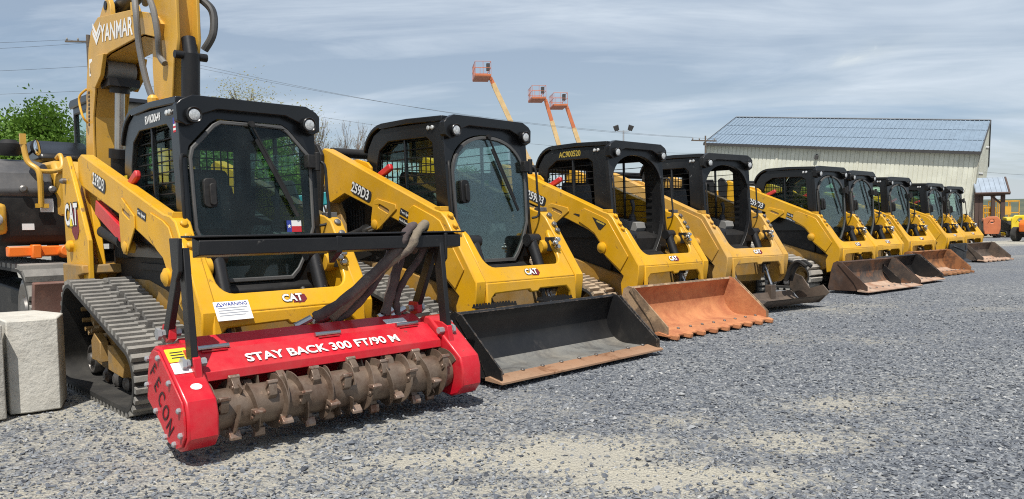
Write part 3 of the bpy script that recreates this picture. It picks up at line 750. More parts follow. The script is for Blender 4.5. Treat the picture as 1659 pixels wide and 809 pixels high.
    if decals:
        px_, pz_ = (.275, 1.285) if not radial else (.17, 1.335)
        q = MB(); q.slot(0).slab(rrect(-.09, .09, -.028, .028, .006), (px_, yd, pz_), U, V, 0, .002)
        q.slot(1).text('Two Speed', .035, (px_, yd - .003, pz_), U, V, .02, .001)
        if not radial:
            q.slot(0).slab(rrect(-.10, .10, -.028, .028, .006), (px_ - .01, yd, pz_ - .075), U, V, 0, .002)
            q.slot(1).text('High Flow XPS', .031, (px_ - .01, yd - .003, pz_ - .075), U, V, .02, .001)
        q.build('arm_sticker', [INK, WHITE], root)
    # emblem on the cross member
    O = Vector((kx, 0.02, kz)) + V_ * .072
    Nn = U_.cross(V_)
    q = MB(); q.slab([(-.01, -.034), (.065, -.038), (.095, -.012), (.085, .026), (.0, .032)], O + Nn * .001, U_, V_, 0, .002); q.build('emblem_backing', DARKRED, root)
    q = MB(); q.slot(1).text('CAT', .078, O + U_ * -.012 + Nn * .0045, U_, V_, .075, .001, .95)
    q.slot(0).text('CAT', .078, O + U_ * -.012 + Nn * .006, U_, V_, .035, .001, .95)
    q.build('emblem', [WHITE, INK] if not radial else [WHITE, INK], root)
    # caution stickers by the rear post
    q = MB(); q.box(-.575, -.515, -.4985, -.4955, 1.60, 1.655); q.build('caution_sticker', YINK, root, smooth=False)
    q = MB(); q.box(-.565, -.53, -.4985, -.4955, 1.52, 1.58); q.build('paper_sticker', WHITE, root, smooth=False)
    return root

# ------------------------------------------------------------------ attachments
def make_bucket(root, shell, inside, floor, edge, teeth=0, half=.98, tread=False, name='bucket', zoff=0.035):
    """open-front bucket: curved back, two side plates, wear edge"""
    prof_in = [(1.74, .030)] + [(1.42, .034)] + arc(1.42, .254, .225, .22, 270, 185, 9) + [(1.20, .36), (1.235, .425), (1.275, .462)]
    prof_out = [(1.745, .014), (1.40, .012)] + arc(1.41, .254, .242, .242, 270, 185, 9) + [(1.165, .37), (1.205, .45), (1.262, .482)]
    m = MB()
    hi = half - .012
    # outer shell and inner skin with their own finish
    n = len(prof_in)
    vs = [(x, y, z + zoff) for y in (-hi, hi) for x, z in prof_out]
    k = len(prof_out)
    m.slot(0).add(vs, [(i, i + 1, k + i + 1, k + i) for i in range(k - 1)])
    vs = [(x, y, z + zoff) for y in (-hi, hi) for x, z in prof_in]
    fl = [(i, n + i, n + i + 1, i + 1) for i in range(6)]; bk = [(i, n + i, n + i + 1, i + 1) for i in range(6, n - 1)]
    m.slot(2).add(vs, fl); m.slot(1).add(vs, bk)
    m.slot(0).add([(prof_out[-1][0], -hi, prof_out[-1][1] + zoff), (prof_out[-1][0], hi, prof_out[-1][1] + zoff), (prof_in[-1][0], hi, prof_in[-1][1] + zoff), (prof_in[-1][0], -hi, prof_in[-1][1] + zoff)], [(0, 1, 2, 3)])
    b = m.build(name, [shell, inside, floor], root, ang=50)
    side = [(1.72, .02), (1.14, .012), (1.115, .05), (1.17, .36), (1.20, .46), (1.265, .49), (1.33, .47), (1.76, .10), (1.765, .03)]
    sp = [(x, z + zoff) for x, z in side]
    for s in (-1, 1):
        p = MB(); ya, yb = s * hi, s * half
        p.slot(0).prism(sp, 'y', min(ya, yb), max(ya, yb))
        # inside face keeps the inner finish
        yc = s * (hi - .0015)
        p.slot(1).prism(scale_poly(sp, .985, (1.42, .24 + zoff)), 'y', min(ya, yc), max(ya, yc))
        yd = s * (half + .012)
        p.slot(2).prism([(1.28, .45 + zoff), (1.345, .475 + zoff), (1.775, .10 + zoff), (1.775, .028 + zoff), (1.62, .028 + zoff), (1.55, .15 + zoff)], 'y', min(yb, yd), max(yb, yd))
        p.build('side_plate', [shell, inside, BUCKET_BLK if shell is BUCKET_BLK else shell], b, 0.003)
    e = MB()
    e.slot(0).prism([(1.62, .034 + zoff), (1.66, .046 + zoff), (1.80, .018 + zoff), (1.80, .0 + zoff), (1.62, .010 + zoff)], 'y', -half - .03, half + .03)
    for i in range(9):
        y = -half * .9 + half * 1.8 * i / 8
        e.slot(1).lathe([(0, .018), (.008, .018), (.013, .010)], (1.665, y, .046 + zoff), (.2, 0, 1), 8)
    e.build('cutting_edge', [edge, DSTEEL], b, 0.003)
    for i in range(teeth):
        y = -half * .95 + half * 1.9 * i / (teeth - 1)
        t = MB(); t.slab([(-.055, 0), (.055, 0), (.045, .05), (.02, .085), (-.02, .085), (-.045, .05)], (1.775, y, .006 + zoff), (0, -1, 0), (1, 0, -.16), -.022, .022)
        t.build('tooth', edge, b, 0.005)
    if tread:
        for (ya, yb) in ((-.72, -.30), (.02, .40)):
            t = MB(); t.box(1.17, 1.26, ya, yb, .485 + zoff, .495 + zoff)
            nb = 13
            for x in (1.178, 1.252):
                for i in range(nb):
                    y = ya + (yb - ya) * (i + .5) / nb; w = (yb - ya) / nb * .42
                    t.slab([(-w, 0), (w, 0), (w * .5, .022), (-w * .5, .022)], (x, y, .495 + zoff), (0, 1, 0), (0, 0, 1), -.004, .004)
            t.build('step_tread', BLK_MAT, b)
    return b

def make_mulcher(root, yr=.72):
    """forestry mulcher head on the coupler of the first machine (metres divided by its scale)"""
    k = 1 / .96
    housing = MB(); hw = .845 * k
    P = lambda pts: [(x * k, z * k) for x, z in pts]
    housing.prism(P([(1.36, .20), (1.36, .55), (1.43, .585), (1.585, .515), (1.58, .50), (1.46, .545), (1.42, .50), (1.42, .20)]), 'y', -hw, yr * k)
    b = housing.build('mulcher_head', RED, root, 0.006)
    fl = MB(); fl.prism(P([(1.585, .525), (1.592, .528), (1.738, .434), (1.742, .385), (1.728, .385), (1.722, .420), (1.58, .512)]), 'y', -.835 * k, (yr - .008) * k)
    fl.build('front_flap', RED, b, 0.004)
    # hinges on the flap
    for y in (-.72, -.03, .55):
        h = MB(); h.slot(0).box(1.555 * k, 1.615 * k, (y - .07) * k, (y + .07) * k, .521 * k, .528 * k)
        h.slot(1).cyl((1.59 * k, (y - .085) * k, .54 * k), (1.59 * k, (y + .085) * k, .54 * k), .014 * k, 10)
        h.build('flap_hinge', [RED, STEEL], b)
    plate = [(1.40, .28), (1.42, .42), (1.465, .54), (1.53, .572), (1.60, .572), (1.92, .335), (1.945, .265), (1.945, .155), (1.895, .095), (1.82, .07), (1.70, .085), (1.60, .165), (1.50, .225)]
    for s in (-1, 1):
        dy = 0 if s < 0 else (yr - .845)      # the right-hand pieces sit further in
        Q = lambda a: (s * a + dy) * k
        pl = MB(); ya, yb = Q(.845), Q(1.0)
        pl.prism(P(plate), 'y', min(ya, yb), max(ya, yb))
        e = pl.build('end_guard', RED, b, 0.012, seg=3)
        rim = MB(); yc = Q(1.012)
        rim.prism(scale_poly(P(plate), .93, (1.70 * k, .30 * k)), 'y', min(yb, yc), max(yb, yc)); rim.build('cover_plate', RED, b, 0.004)
        for (x, z) in ((1.46, .50), (1.44, .36), (1.56, .24), (1.68, .125), (1.80, .11), (1.89, .17), (1.88, .29), (1.76, .41), (1.62, .52)):
            bo = MB(); bo.lathe([(0, .016), (.012, .016), (.018, .009)], (x * k, Q(1.012), z * k), (0, s, 0), 8); bo.build('bolt', GALV, b)
        br = MB(); br.prism(P([(1.40, .56), (1.46, .585), (1.46, .66), (1.36, .66), (1.34, .60)]), 'y', min(Q(.86), Q(.90)), max(Q(.86), Q(.90))); br.build('post_bracket', RED, b, 0.004); br = MB()
        br.prism(P([(1.62, .55), (1.80, .42), (1.78, .52), (1.72, .545)]), 'y', min(Q(.86), Q(.90)), max(Q(.86), Q(.90)))
        br.build('post_bracket', RED, b, 0.004)
        for (x, z) in ((1.40, .615), (1.735, .492)):
            bb = MB(); bb.cyl((x * k, Q(.93), z * k), (x * k, Q(.82), z * k), .022 * k, 6); bb.cyl((x * k, Q(.945), z * k), (x * k, Q(.925), z * k), .034 * k, 6)
            bb.build('post_bolt', GALV, b)
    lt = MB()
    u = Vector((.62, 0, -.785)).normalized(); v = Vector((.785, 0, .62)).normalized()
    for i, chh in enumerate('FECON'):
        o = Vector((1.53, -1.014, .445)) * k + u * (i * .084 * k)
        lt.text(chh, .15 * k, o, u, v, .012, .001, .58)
    lt.build('maker_lettering', mat('blackish_red_ink', (0.05, 0.006, 0.008), 0.6), b)  # letters printed in one even blackish red
    w = MB(); U = Vector((0, 1, 0)); V = Vector((-.146, 0, .094)).normalized()
    w.text('STAY BACK 300 FT/90 M', .090 * k, (1.689 * k + .003, -.09, .468 * k + .0045), U, V, .026, .0015, 1.04)
    w.build('warning_lettering', WHITE, b)
    q = MB(); sv = Vector((-.33, 0, .247)).normalized()
    q.slot(0).slab(rrect(-.055, .055, -.05, .05, .005), Vector((1.66, -.935, .529)) * k, U, sv, .001, .003)
    q.slot(1).slab(rrect(-.055, .055, -.04, .04, .005), Vector((1.735, -.935, .473)) * k, U, sv, .001, .003)
    q.slot(2)
    for dz in (-.02, .0, .02): q.slab([(-.035, -.004), (.035, -.004), (.03, .004), (-.035, .004)], Vector((1.66, -.935, .529)) * k + sv * dz, U, sv, .003, .004)
    q.build('safety_sticker', [YINK, WHITE, INK], b)
    q = MB(); q.slab(arc(0, 0, .030, .022, 0, 330, 12), Vector((1.845, -.915, .390)) * k, U, sv, .001, .003); q.build('round_sticker', WHITE, b)
    q = MB(); q.slab(rrect(-.085, .085, -.028, .028, .004), Vector((1.50, .52, .553)) * k, U, Vector((-.155, 0, .07)).normalized(), .001, .004); q.build('paper_label', WHITE, b)
    # rotor
    d = MB(); cx, cz = 1.755 * k, .232 * k; L_ = (.835 + yr - .01) / 2 * k; Y0 = (yr - .01 - .835) / 2 * k
    d.lathe([(-L_, .08 * k), (-L_, .108 * k), (L_, .108 * k), (L_, .08 * k)], (cx, Y0, cz), (0, 1, 0), 36)
    nr = 17
    for i in range(nr):
        y = Y0 - L_ + L_ * 2 * (i + .6) / nr
        # helical depth rings, each a tilted open hoop
        pts = []; tilt = .055 * k * (1 if i % 2 else -1); a0 = (i * 47) % 360
        for j in range(25):
            a = R(a0 + 330 * j / 24); pts.append((cx + math.cos(a) * .15 * k, y + tilt * math.cos(a * .5 + i), cz + math.sin(a) * .15 * k))
        n0 = len(d.v); vs = []
        for j, p in enumerate(pts):
            a = R(a0 + 330 * j / 24)
            for rr, dy in ((.102, -.006), (.150, -.003), (.150, .003), (.102, .006)):
                vs.append((cx + math.cos(a) * rr * k, p[1] + dy * k, cz + math.sin(a) * rr * k))
        fs = []
        for j in range(24):
            for q_ in range(4): fs.append((j * 4 + q_, j * 4 + (q_ + 1) % 4, j * 4 + 4 + (q_ + 1) % 4, j * 4 + 4 + q_))
        fs += [(0, 3, 2, 1), (96, 97, 98, 99)]
        d.add(vs, fs)
    dr = d.build('rotor', DRUM, b, ang=40)
    nt_ = 44
    for i in range(nt_):
        y = Y0 - L_ * .95 + L_ * 1.9 * i / (nt_ - 1)
        a = R((i * 137.5 + 20) % 360)
        rad = Vector((math.cos(a), 0, math.sin(a))); tan = Vector((-math.sin(a), 0, math.cos(a)))
        c0 = Vector((cx, y, cz))
        t = MB()
        t.slot(0).slab([(-.040, .095), (.022, .095), (.030, .140), (.021, .164), (-.0, .158), (-.035, .132)], c0, tan * k, rad * k, -.022 * k, .022 * k)
        t.slot(1).slab([(.012, .123), (.035, .126), (.041, .166), (.032, .178), (.018, .170)], c0, tan * k, rad * k, -.030 * k, .030 * k)
        t.slot(1).cyl(c0 + rad * .128 * k - tan * .016 + Vector((0, -.026 * k, 0)), c0 + rad * .128 * k - tan * .016 + Vector((0, .026 * k, 0)), .010 * k, 6)
        t.build('cutter_tooth', [DRUM, TOOTH], b, 0.003)
    # push bar
    pb = MB()
    bx, bz = 1.66 * k, 1.075 * k
    pb.slab([(-.05, -.055), (.05, -.04), (.05, .04), (-.02, .055), (-.05, .055)], (bx, 0, bz), (1, 0, 0), (0, 0, 1), -.92 * k, (yr + .10) * k)
    pb.slab([(-.075, .0), (.05, .0), (.05, .012), (-.075, .012)], (bx, 0, bz + .055), (1, 0, 0), (0, 0, 1), -.96 * k, (yr + .15) * k)
    for s in (-1, 1):
        y = (s * .885 + (0 if s < 0 else yr - .845)) * k
        pb.bar((bx + .01, y, bz), (1.735 * k, y, .475 * k), .035 * k, .075 * k, (1, 0, 0))
        pb.bar((bx - .03, y, bz - .03), (1.40 * k, y, .60 * k), .035 * k, .07 * k, (1, 0, 0))
        pb.prism([(bx - .07, bz + .055), (bx + .06, bz + .055), (bx + .055, bz - .12), (bx, bz - .18), (bx - .05, bz - .10)], 'y', y - .012 + s * .034, y + .012 + s * .034)
    pb.prism([(bx - .07, bz + .05), (bx + .052, bz + .05), (bx + .05, bz - .05), (bx - .05, bz - .12)], 'y', -.02, .02)
    pb.build('push_bar', BLK_BAR, b, 0.005)
    # sleeved hoses over the bar
    def hs(pts, r, m):
        sp = spline([Vector(p) * k for p in pts], 6)
        rr = [r * k * (1 + .10 * math.sin(i * 1.9) + .06 * math.sin(i * .7)) for i in range(len(sp))]
        MB().tube(sp, rr, 12).build('hose', m, b, ang=60)
    hs([(1.42, -.02, .62), (1.50, .10, .70), (1.60, .30, .88), (1.67, .44, 1.04), (1.68, .50, 1.135), (1.62, .60, 1.17), (1.52, .66, 1.12)], .031, SLEEVE)
    hs([(1.38, .12, .60), (1.47, .22, .72), (1.58, .36, .90), (1.70, .50, 1.03), (1.71, .56, 1.13), (1.66, .66, 1.185), (1.56, .72, 1.14), (1.46, .70, 1.0)], .028, SLEEVE_P)
    hs([(1.36, .16, .58), (1.43, .26, .66), (1.52, .36, .82), (1.56, .44, .98), (1.50, .52, 1.08)], .026, SLEEVE)
    hs([(1.56, .60, 1.12), (1.50, .58, .98), (1.45, .54, .78), (1.42, .50, .60)], .034, SLEEVE)
    hs([(1.60, .72, 1.12), (1.56, .70, .98), (1.50, .62, .84), (1.44, .58, .70), (1.42, .60, .58)], .023, SLEEVE)
    for y, x in ((-.04, 1.42), (.10, 1.38), (.16, 1.36), (.56, 1.42), (.66, 1.42)):
        c = MB(); c.cyl(Vector((x - .02, y - .10, .575)) * k, Vector((x, y, .62)) * k, .022 * k, 8)
        c.build('hose_fitting', STEEL, b)
    return b

# ------------------------------------------------------------------ ground
def sandiness(x, y):
    """0 = clean blue-grey crushed stone, 1 = bare sandy fines"""
    q = noise.noise(Vector((x * .55, y * .55, 3.0))) * .5 + noise.noise(Vector((x * 1.7, y * 1.7, 9.0))) * .35 + noise.noise(Vector((x * 5.1, y * 5.1, 1.0))) * .22
    s = 0.0
    for (cx, cy, rx, ry, a) in SAND:
        d = ((x - cx) / rx) ** 2 + ((y - cy) / ry) ** 2
        s = max(s, a * math.exp(-d * .9))
    s = max(s, .50 / (1 + math.exp((x - .2 + (y - 4) * .35) * 1.6)))
    return max(0.0, min(1.0, s + q * (.42 + .75 * s)))
SAND = [(.15, 3.85, .75, .34, 1.0), (.75, 3.45, .60, .25, .85), (-.5, 3.75, .6, .25, .62), (.95, 4.5, .35, .22, .45), (-1.5, 3.45, 1.5, .28, .55), (-1.4, 4.0, 1.0, .35, .35),
        (4.1, 10.5, 1.4, .8, .6), (3.2, 7.5, 1.0, .4, .3), (6.5, 10, 1.5, .4, .25), (12, 24, 5, 1.5, .35), (24, 38, 14, 5, .8), (-2.9, 4.3, .7, .4, .5), (2.0, 4.9, .5, .25, .4), (-.6, 3.3, 2.2, .25, .55), (-1.8, 4.6, 1.0, .5, .3), (1.6, 4.0, .8, .25, .45), (36, 55, 20, 5, .9)]
def build_ground():
    n = 330; a = 2.6; L_ = 2600.0
    us = [a * math.sinh(math.asinh(L_ / a) * (2 * i / n - 1)) for i in range(n + 1)]
    xs = [u + .6 for u in us]; ys = [u + 4.6 for u in us]
    vs = []; att = []
    for y in ys:
        for x in xs:
            d = math.hypot(x, y - 4)
            h = 0.0
            if d < 60:
                h = .012 * noise.noise(Vector((x * .9, y * .9, 0))) + .006 * noise.noise(Vector((x * 4, y * 4, 5)))
                h -= .006
            vs.append((x, y, h)); att.append(sandiness(x, y) if d < 90 else .2)
    fs = [(j * (n + 1) + i, j * (n + 1) + i + 1, (j + 1) * (n + 1) + i + 1, (j + 1) * (n + 1) + i) for j in range(n) for i in range(n)]
    me = bpy.data.meshes.new('gravel_ground'); me.from_pydata(vs, [], fs); me.shade_smooth()
    at = me.attributes.new('sand', 'FLOAT', 'POINT'); at.data.foreach_set('value', att)
    m = bpy.data.materials.new('crushed_stone'); m.use_nodes = True; nt = m.node_tree; N, L = nt.nodes.new, nt.links.new
    p = nt.nodes['Principled BSDF']; p.inputs['Roughness'].default_value = .92; p.inputs['Specular IOR Level'].default_value = .25
    geo = N('ShaderNodeNewGeometry')
    def vor(scale, feat='F1', out='Color'):
        v = N('ShaderNodeTexVoronoi'); v.inputs['Scale'].default_value = scale; v.feature = feat
        L(geo.outputs['Position'], v.inputs['Vector']); return v.outputs[out]
    def nz(scale, det=5, rough=.6):
        v = N('ShaderNodeTexNoise'); v.inputs['Scale'].default_value = scale; v.inputs['Detail'].default_value = det; v.inputs['Roughness'].default_value = rough
        L(geo.outputs['Position'], v.inputs['Vector']); return v.outputs['Fac']
    def ramp(x, stops):
        r = N('ShaderNodeValToRGB'); e = r.color_ramp.elements
        while len(e) < len(stops): e.new(.5)
        for i, (pos, c) in enumerate(stops): e[i].position = pos; e[i].color = (*c, 1)
        L(x, r.inputs[0]); return r.outputs[0]
    def sep(c, k='Red'):
        s = N('ShaderNodeSeparateColor'); L(c, s.inputs[0]); return s.outputs[k]
    def mix(f, A, B):
        x = N('ShaderNodeMix'); x.data_type = 'RGBA'
        if isinstance(f, float): x.inputs['Factor'].default_value = f
        else: L(f, x.inputs['Factor'])
        for s_, v in (('A', A), ('B', B)):
            if isinstance(v, tuple): x.inputs[s_].default_value = (*v, 1)
            else: L(v, x.inputs[s_])
        return x.outputs['Result']
    def mr(x, a, b, c=0., d=1.):
        r = N('ShaderNodeMapRange')
        for k_, v in (('From Min', a), ('From Max', b), ('To Min', c), ('To Max', d)): r.inputs[k_].default_value = v
        L(x, r.inputs['Value']); return r.outputs[0]
    stops = [(0.0, (.048, .054, .064)), (.35, (.112, .124, .142)), (.65, (.205, .217, .230)), (.88, (.32, .325, .32)), (1.0, (.44, .44, .42))]
    s1 = ramp(sep(vor(74)), stops); s2 = ramp(sep(vor(34), 'Green'), stops)
    stone = mix(mr(nz(7), .45, .6), s1, s2)
    stone = mix(mr(nz(.30, 5, .7), .38, .66, 0, .5), stone, (.105, .120, .150))
    fines = ramp(nz(160, 4), [(.3, (.25, .235, .195)), (.5, (.40, .375, .305)), (.7, (.52, .485, .40))])
    fines = mix(mr(nz(3.0), .4, .7, 0, .5), fines, (.33, .325, .30))
    at_ = N('ShaderNodeAttribute'); at_.attribute_name = 'sand'
    add = N('ShaderNodeMath'); add.operation = 'ADD'; L(at_.outputs['Fac'], add.inputs[0]); L(mr(nz(17, 8, .75), .3, .7, -.42, .42), add.inputs[1])
    col = mix(mr(add.outputs[0], .20, .68), stone, fines)
    L(col, p.inputs['Base Color'])
    b = N('ShaderNodeBump'); b.inputs['Strength'].default_value = .9; b.inputs['Distance'].default_value = .012
    hh = N('ShaderNodeMath'); hh.operation = 'ADD'; L(vor(74, 'F1', 'Distance'), hh.inputs[0]); L(nz(30, 6, .7), hh.inputs[1])
    L(hh.outputs[0], b.inputs['Height']); L(b.outputs[0], p.inputs['Normal'])
    me.materials.append(m)
    o = bpy.data.objects.new('gravel_ground', me); COL.objects.link(o); tag(o, kind='structure', label='blue grey crushed stone yard with sandy worn patches')
build_ground()

def build_stones():
    r = random.Random(11); vs = []; fs = []; tone = []
    T = [(0, 2, 4), (2, 1, 4), (1, 3, 4), (3, 0, 4), (2, 0, 5), (1, 2, 5), (3, 1, 5), (0, 3, 5)]
    cnt = 0
    while cnt < 82000:
        # more stones where the eye is near; thinning with distance
        d = 2.6 * (14.0 / 2.6) ** (r.random() ** .92)
        ang = R(r.uniform(-42, 42)); x, y = d * math.sin(ang) * 1.02, d * math.cos(ang)
        s = sandiness(x, y)
        if r.random() < s * 1.25 - .1: 
            if r.random() < .84: continue
        cnt += 1
        sz = .0045 + .0100 * r.random() ** 2.0
        if r.random() < .012: sz *= r.uniform(1.5, 2.1)
        a = r.uniform(0, 6.283); ca, sa = math.cos(a), math.sin(a)
        ex, ey, ez = sz * r.uniform(.8, 1.5), sz * r.uniform(.6, 1.0), sz * r.uniform(.45, .85)
        tx, ty = r.uniform(-.35, .35), r.uniform(-.35, .35)
        z0 = .012 * noise.noise(Vector((x * .9, y * .9, 0))) + .006 * noise.noise(Vector((x * 4, y * 4, 5))) - .006 + ez * .35
        o = len(vs)
        for (px, py, pz) in ((-ex, 0, 0), (ex, 0, 0), (0, -ey, 0), (0, ey, 0), (0, 0, ez), (0, 0, -ez)):
            px += r.uniform(-.4, .4) * sz; py += r.uniform(-.4, .4) * sz; pz += r.uniform(-.25, .25) * sz + px * tx + py * ty
            vs.append((x + px * ca - py * sa, y + px * sa + py * ca, z0 + pz))
        t = min(1, max(0, r.gauss(.45, .22))); tone += [t] * 6
        fs += [tuple(i + o for i in f) for f in T]
    me = bpy.data.meshes.new('loose_gravel'); me.from_pydata(vs, [], fs)
    at = me.attributes.new('tone', 'FLOAT', 'POINT'); at.data.foreach_set('value', tone)
    m = bpy.data.materials.new('loose_stone'); m.use_nodes = True; nt = m.node_tree; p = nt.nodes['Principled BSDF']
    a = nt.nodes.new('ShaderNodeAttribute'); a.attribute_name = 'tone'; rp = nt.nodes.new('ShaderNodeValToRGB'); e = rp.color_ramp.elements
    stops = [(0.0, (.05, .055, .066)), (.35, (.118, .130, .150)), (.65, (.215, .228, .242)), (.88, (.32, .325, .325)), (1.0, (.40, .40, .39))]
    while len(e) < 5: e.new(.5)
    for i, (q, c) in enumerate(stops): e[i].position = q; e[i].color = (*c, 1)
    nt.links.new(a.outputs['Fac'], rp.inputs[0]); nt.links.new(rp.outputs[0], p.inputs['Base Color']); p.inputs['Roughness'].default_value = .85
    p.inputs['Specular IOR Level'].default_value = .3
    me.materials.append(m)
    o = bpy.data.objects.new('loose_gravel', me); COL.objects.link(o); tag(o, kind='stuff', label='loose crushed stones scattered over the yard')
build_stones()

def build_hills():
    mb = MB(); r = random.Random(3)
    # long low ridge behind the yard
    n = 160; rows = 6
    vs = []
    for j in range(rows):
        for i in range(n + 1):
            a = R(-75 + 150 * i / n); d = 1500 + 220 * j
            h = (55 + 22 * noise.noise(Vector((i * .07, 1.3, 0))) + 9 * noise.noise(Vector((i * .3, 4.1, j)))) * math.sin(min(1, j / 4) * math.pi / 2)
            h *= 0.55 + 0.5 * (i / n)
            vs.append((d * math.sin(a), d * math.cos(a), h - 2))
    fs = [(j * (n + 1) + i, j * (n + 1) + i + 1, (j + 1) * (n + 1) + i + 1, (j + 1) * (n + 1) + i) for j in range(rows - 1) for i in range(n)]
    mb.add(vs, fs)
    o = mb.build('hills', mat('wooded_hillside', (0.055, 0.075, 0.05), .95, alt=(0.09, 0.10, 0.06), alt_scale=.012, alt_lo=.4, alt_hi=.6))
    tag(o, 'low wooded ridge on the horizon', kind='structure')
build_hills()

# ------------------------------------------------------------------ building
def build_warehouse():
    phi, L_, he, hr, dep, tilt = .588, 19.24, 5.874, 8.656, 7.144, .103
    root = empty('metal_warehouse'); B = Vector((31.49, 52.82, 0))
    vd = Vector((B.x, B.y, 0)).normalized()
    root.matrix_world = Matrix.Translation(B) @ Matrix.Rotation(tilt, 4, vd) @ Matrix.Rotation(-phi, 4, 'Z')
    tag(root, 'long cream metal warehouse with pale ribbed gable roof behind the machines', 'building')
    w = MB(); zb = -3.0
    w.box(-L_, 0, 0, .15, zb, he - .02)
    w.box(-L_, 0, 2 * dep - .15, 2 * dep, zb, he - .02)
    for x0 in (-L_, -.15):
        w.prism([(.15, zb), (2 * dep - .15, zb), (2 * dep - .15, he - .03), (dep, hr - .10), (.15, he - .03)], 'x', x0, x0 + .15)
    x = -L_ + .12
    while x < -.05:                       # siding ribs
        w.box(x, x + .250, -.035, .0, zb, he - .03); x += .305
    y = .2
    while y < 2 * dep:
        w.box(0, .05, y, y + .235, zb, he + (hr - he) * (1 - abs(y - dep) / dep) - .12); y += .305
    w.build('wall', SIDING, root, smooth=False)
    ct_ = mat('cream_trim', (.56, .55, .45), .5)
    for fx in (-.70 * L_, -.396 * L_, -.975 * L_):
        t = MB(); t.box(fx - .07, fx + .07, -.075, -.0, zb, he - .05); t.build('downspout', ct_, root)
    t = MB(); t.box(-.12, .06, -.06, -.0, zb, he - .03); t.box(.0, .06, -.06, .14, zb, he - .05)
    kt = mat('corner_trim_paint', (.50, .49, .40), .5); t.build('corner_trim', kt, root)
    t = MB(); t.box(-L_ - .06, -L_ + .10, -.06, 0, zb, he - .03); t.build('corner_trim', kt, root)
    r = MB(); ov = .06; of = .35
    def rz(y): return he + (hr - he) * (1 - abs(y - dep) / dep) + .02
    ye = -of
    ze = he - (hr - he) * of / dep
    for s in (0, 1):
        f = (lambda y: y) if s == 0 else (lambda y: 2 * dep - y)
        r.add([(-L_ - ov, f(ye), ze), (ov, f(ye), ze), (ov, dep, hr), (-L_ - ov, dep, hr), (-L_ - ov, f(ye), ze + .05), (ov, f(ye), ze + .05), (ov, dep, hr + .05), (-L_ - ov, dep, hr + .05)],
              [(0, 1, 2, 3), (4, 5, 6, 7), (0, 1, 5, 4), (1, 2, 6, 5), (2, 3, 7, 6), (3, 0, 4, 7)])
        x = -L_ - ov + .05
        while x < ov:
            r.bar((x, f(ye), ze + .07), (x, dep, hr + .07), .05, .05); x += .305
        for q in (.33, .66):
            r.bar((-L_ - ov, f(ye + (dep - ye) * q), ze + (hr - ze) * q + .075), (ov, f(ye + (dep - ye) * q), ze + (hr - ze) * q + .075), .06, .02)
    r.build('roof', ROOFM, root, smooth=False)
    g = MB()
    g.box(-L_ - ov - .05, ov + .05, -of - .10, -of, ze - .14, ze + .06)
    for x0 in (-L_ - ov - .06, ov):
        for a, b in ((ye, dep), (2 * dep - ye, dep)): g.bar((x0 + .03, a, ze - .0), (x0 + .03, b, hr - .0), .06, .20)
    g.build('eave_trim', BRONZE, root, smooth=False)
    c = MB(); c.box(-L_ - ov, ov, dep - .18, dep + .18, hr + .06, hr + .12); c.build('ridge_cap', GALV, root)
    l = MB(); l.box(-.547 * L_ - .12, -.547 * L_ + .12, -.25, -.04, 4.85, 5.15); l.box(-.547 * L_ - .05, -.547 * L_ + .05, -.12, -.04, 5.1, 5.25); l.build('wall_light', BRONZE, root, .02)
    wd = MB(); wd.slot(0).box(.036, .07, 2.2, 3.4, 2.6, 4.0); wd.slot(1).box(.07, .075, 2.3, 3.3, 2.7, 3.9)
    wd.build('window', [BRONZE, GLASS], root, smooth=False)
    m = MB(); m.cyl((.05, dep * .9, 6.6), (.25, dep * .9, 6.6), .12, 10); m.build('wire_bracket', GALV, root)
    m = MB(); m.cyl((.05, 1.6, 4.4), (.3, 1.6, 4.4), .1, 10); m.build('wire_bracket', GALV, root)
    return root
build_warehouse()

def build_porch():
    root = empty('entrance_porch', (32.55, 52.0, 0), R(-18)); tag(root, 'small timber porch with tilted metal roof at the warehouse corner', 'porch')
    p = MB()
    for x in (-.88, -.62, .68): p.box(x - .12, x + .12, -.1, .1, 0, 3.05)
    for x in (-.8, .68): p.box(x - .12, x + .12, 2.2, 2.4, 0, 3.6)
    p.box(-.95, .82, .0, .12, 2.75, 3.05)
    p.bar((.72, 0, 2.1), (-.1, 0, 2.85), .12, .12, (0, 1, 0))
    p.build('timber_frame', WOOD, root, .01)
    r = MB(); r.slab([(-1.0, -.4), (.92, -.4), (.92, 1.1), (-1.0, 1.1)], (0, 0, 3.2), (1, 0, 0), Vector((0, .75, .75)).normalized(), 0, .06)
    for i in range(7): r.slab([(-.02, -.4), (.02, -.4), (.02, 1.1), (-.02, 1.1)], (-.95 + .3 * i, 0, 3.2), (1, 0, 0), Vector((0, .75, .75)).normalized(), .06, .09)
    r.build('roof', mat('dull_roofing', (.24, .29, .35), .5, .2), root, smooth=False)
    f = MB(); f.slab([(-1.06, -.50), (1.02, -.50), (1.02, -.40), (-1.06, -.40)], (0, 0, 3.2), (1, 0, 0), Vector((0, .75, .75)).normalized(), -.05, .12)
    f.slab([(.92, -.4), (1.02, -.4), (1.02, 1.1), (.92, 1.1)], (0, 0, 3.2), (1, 0, 0), Vector((0, .75, .75)).normalized(), -.05, .12)
    f.build('fascia', WOOD, root, smooth=False)
build_porch()

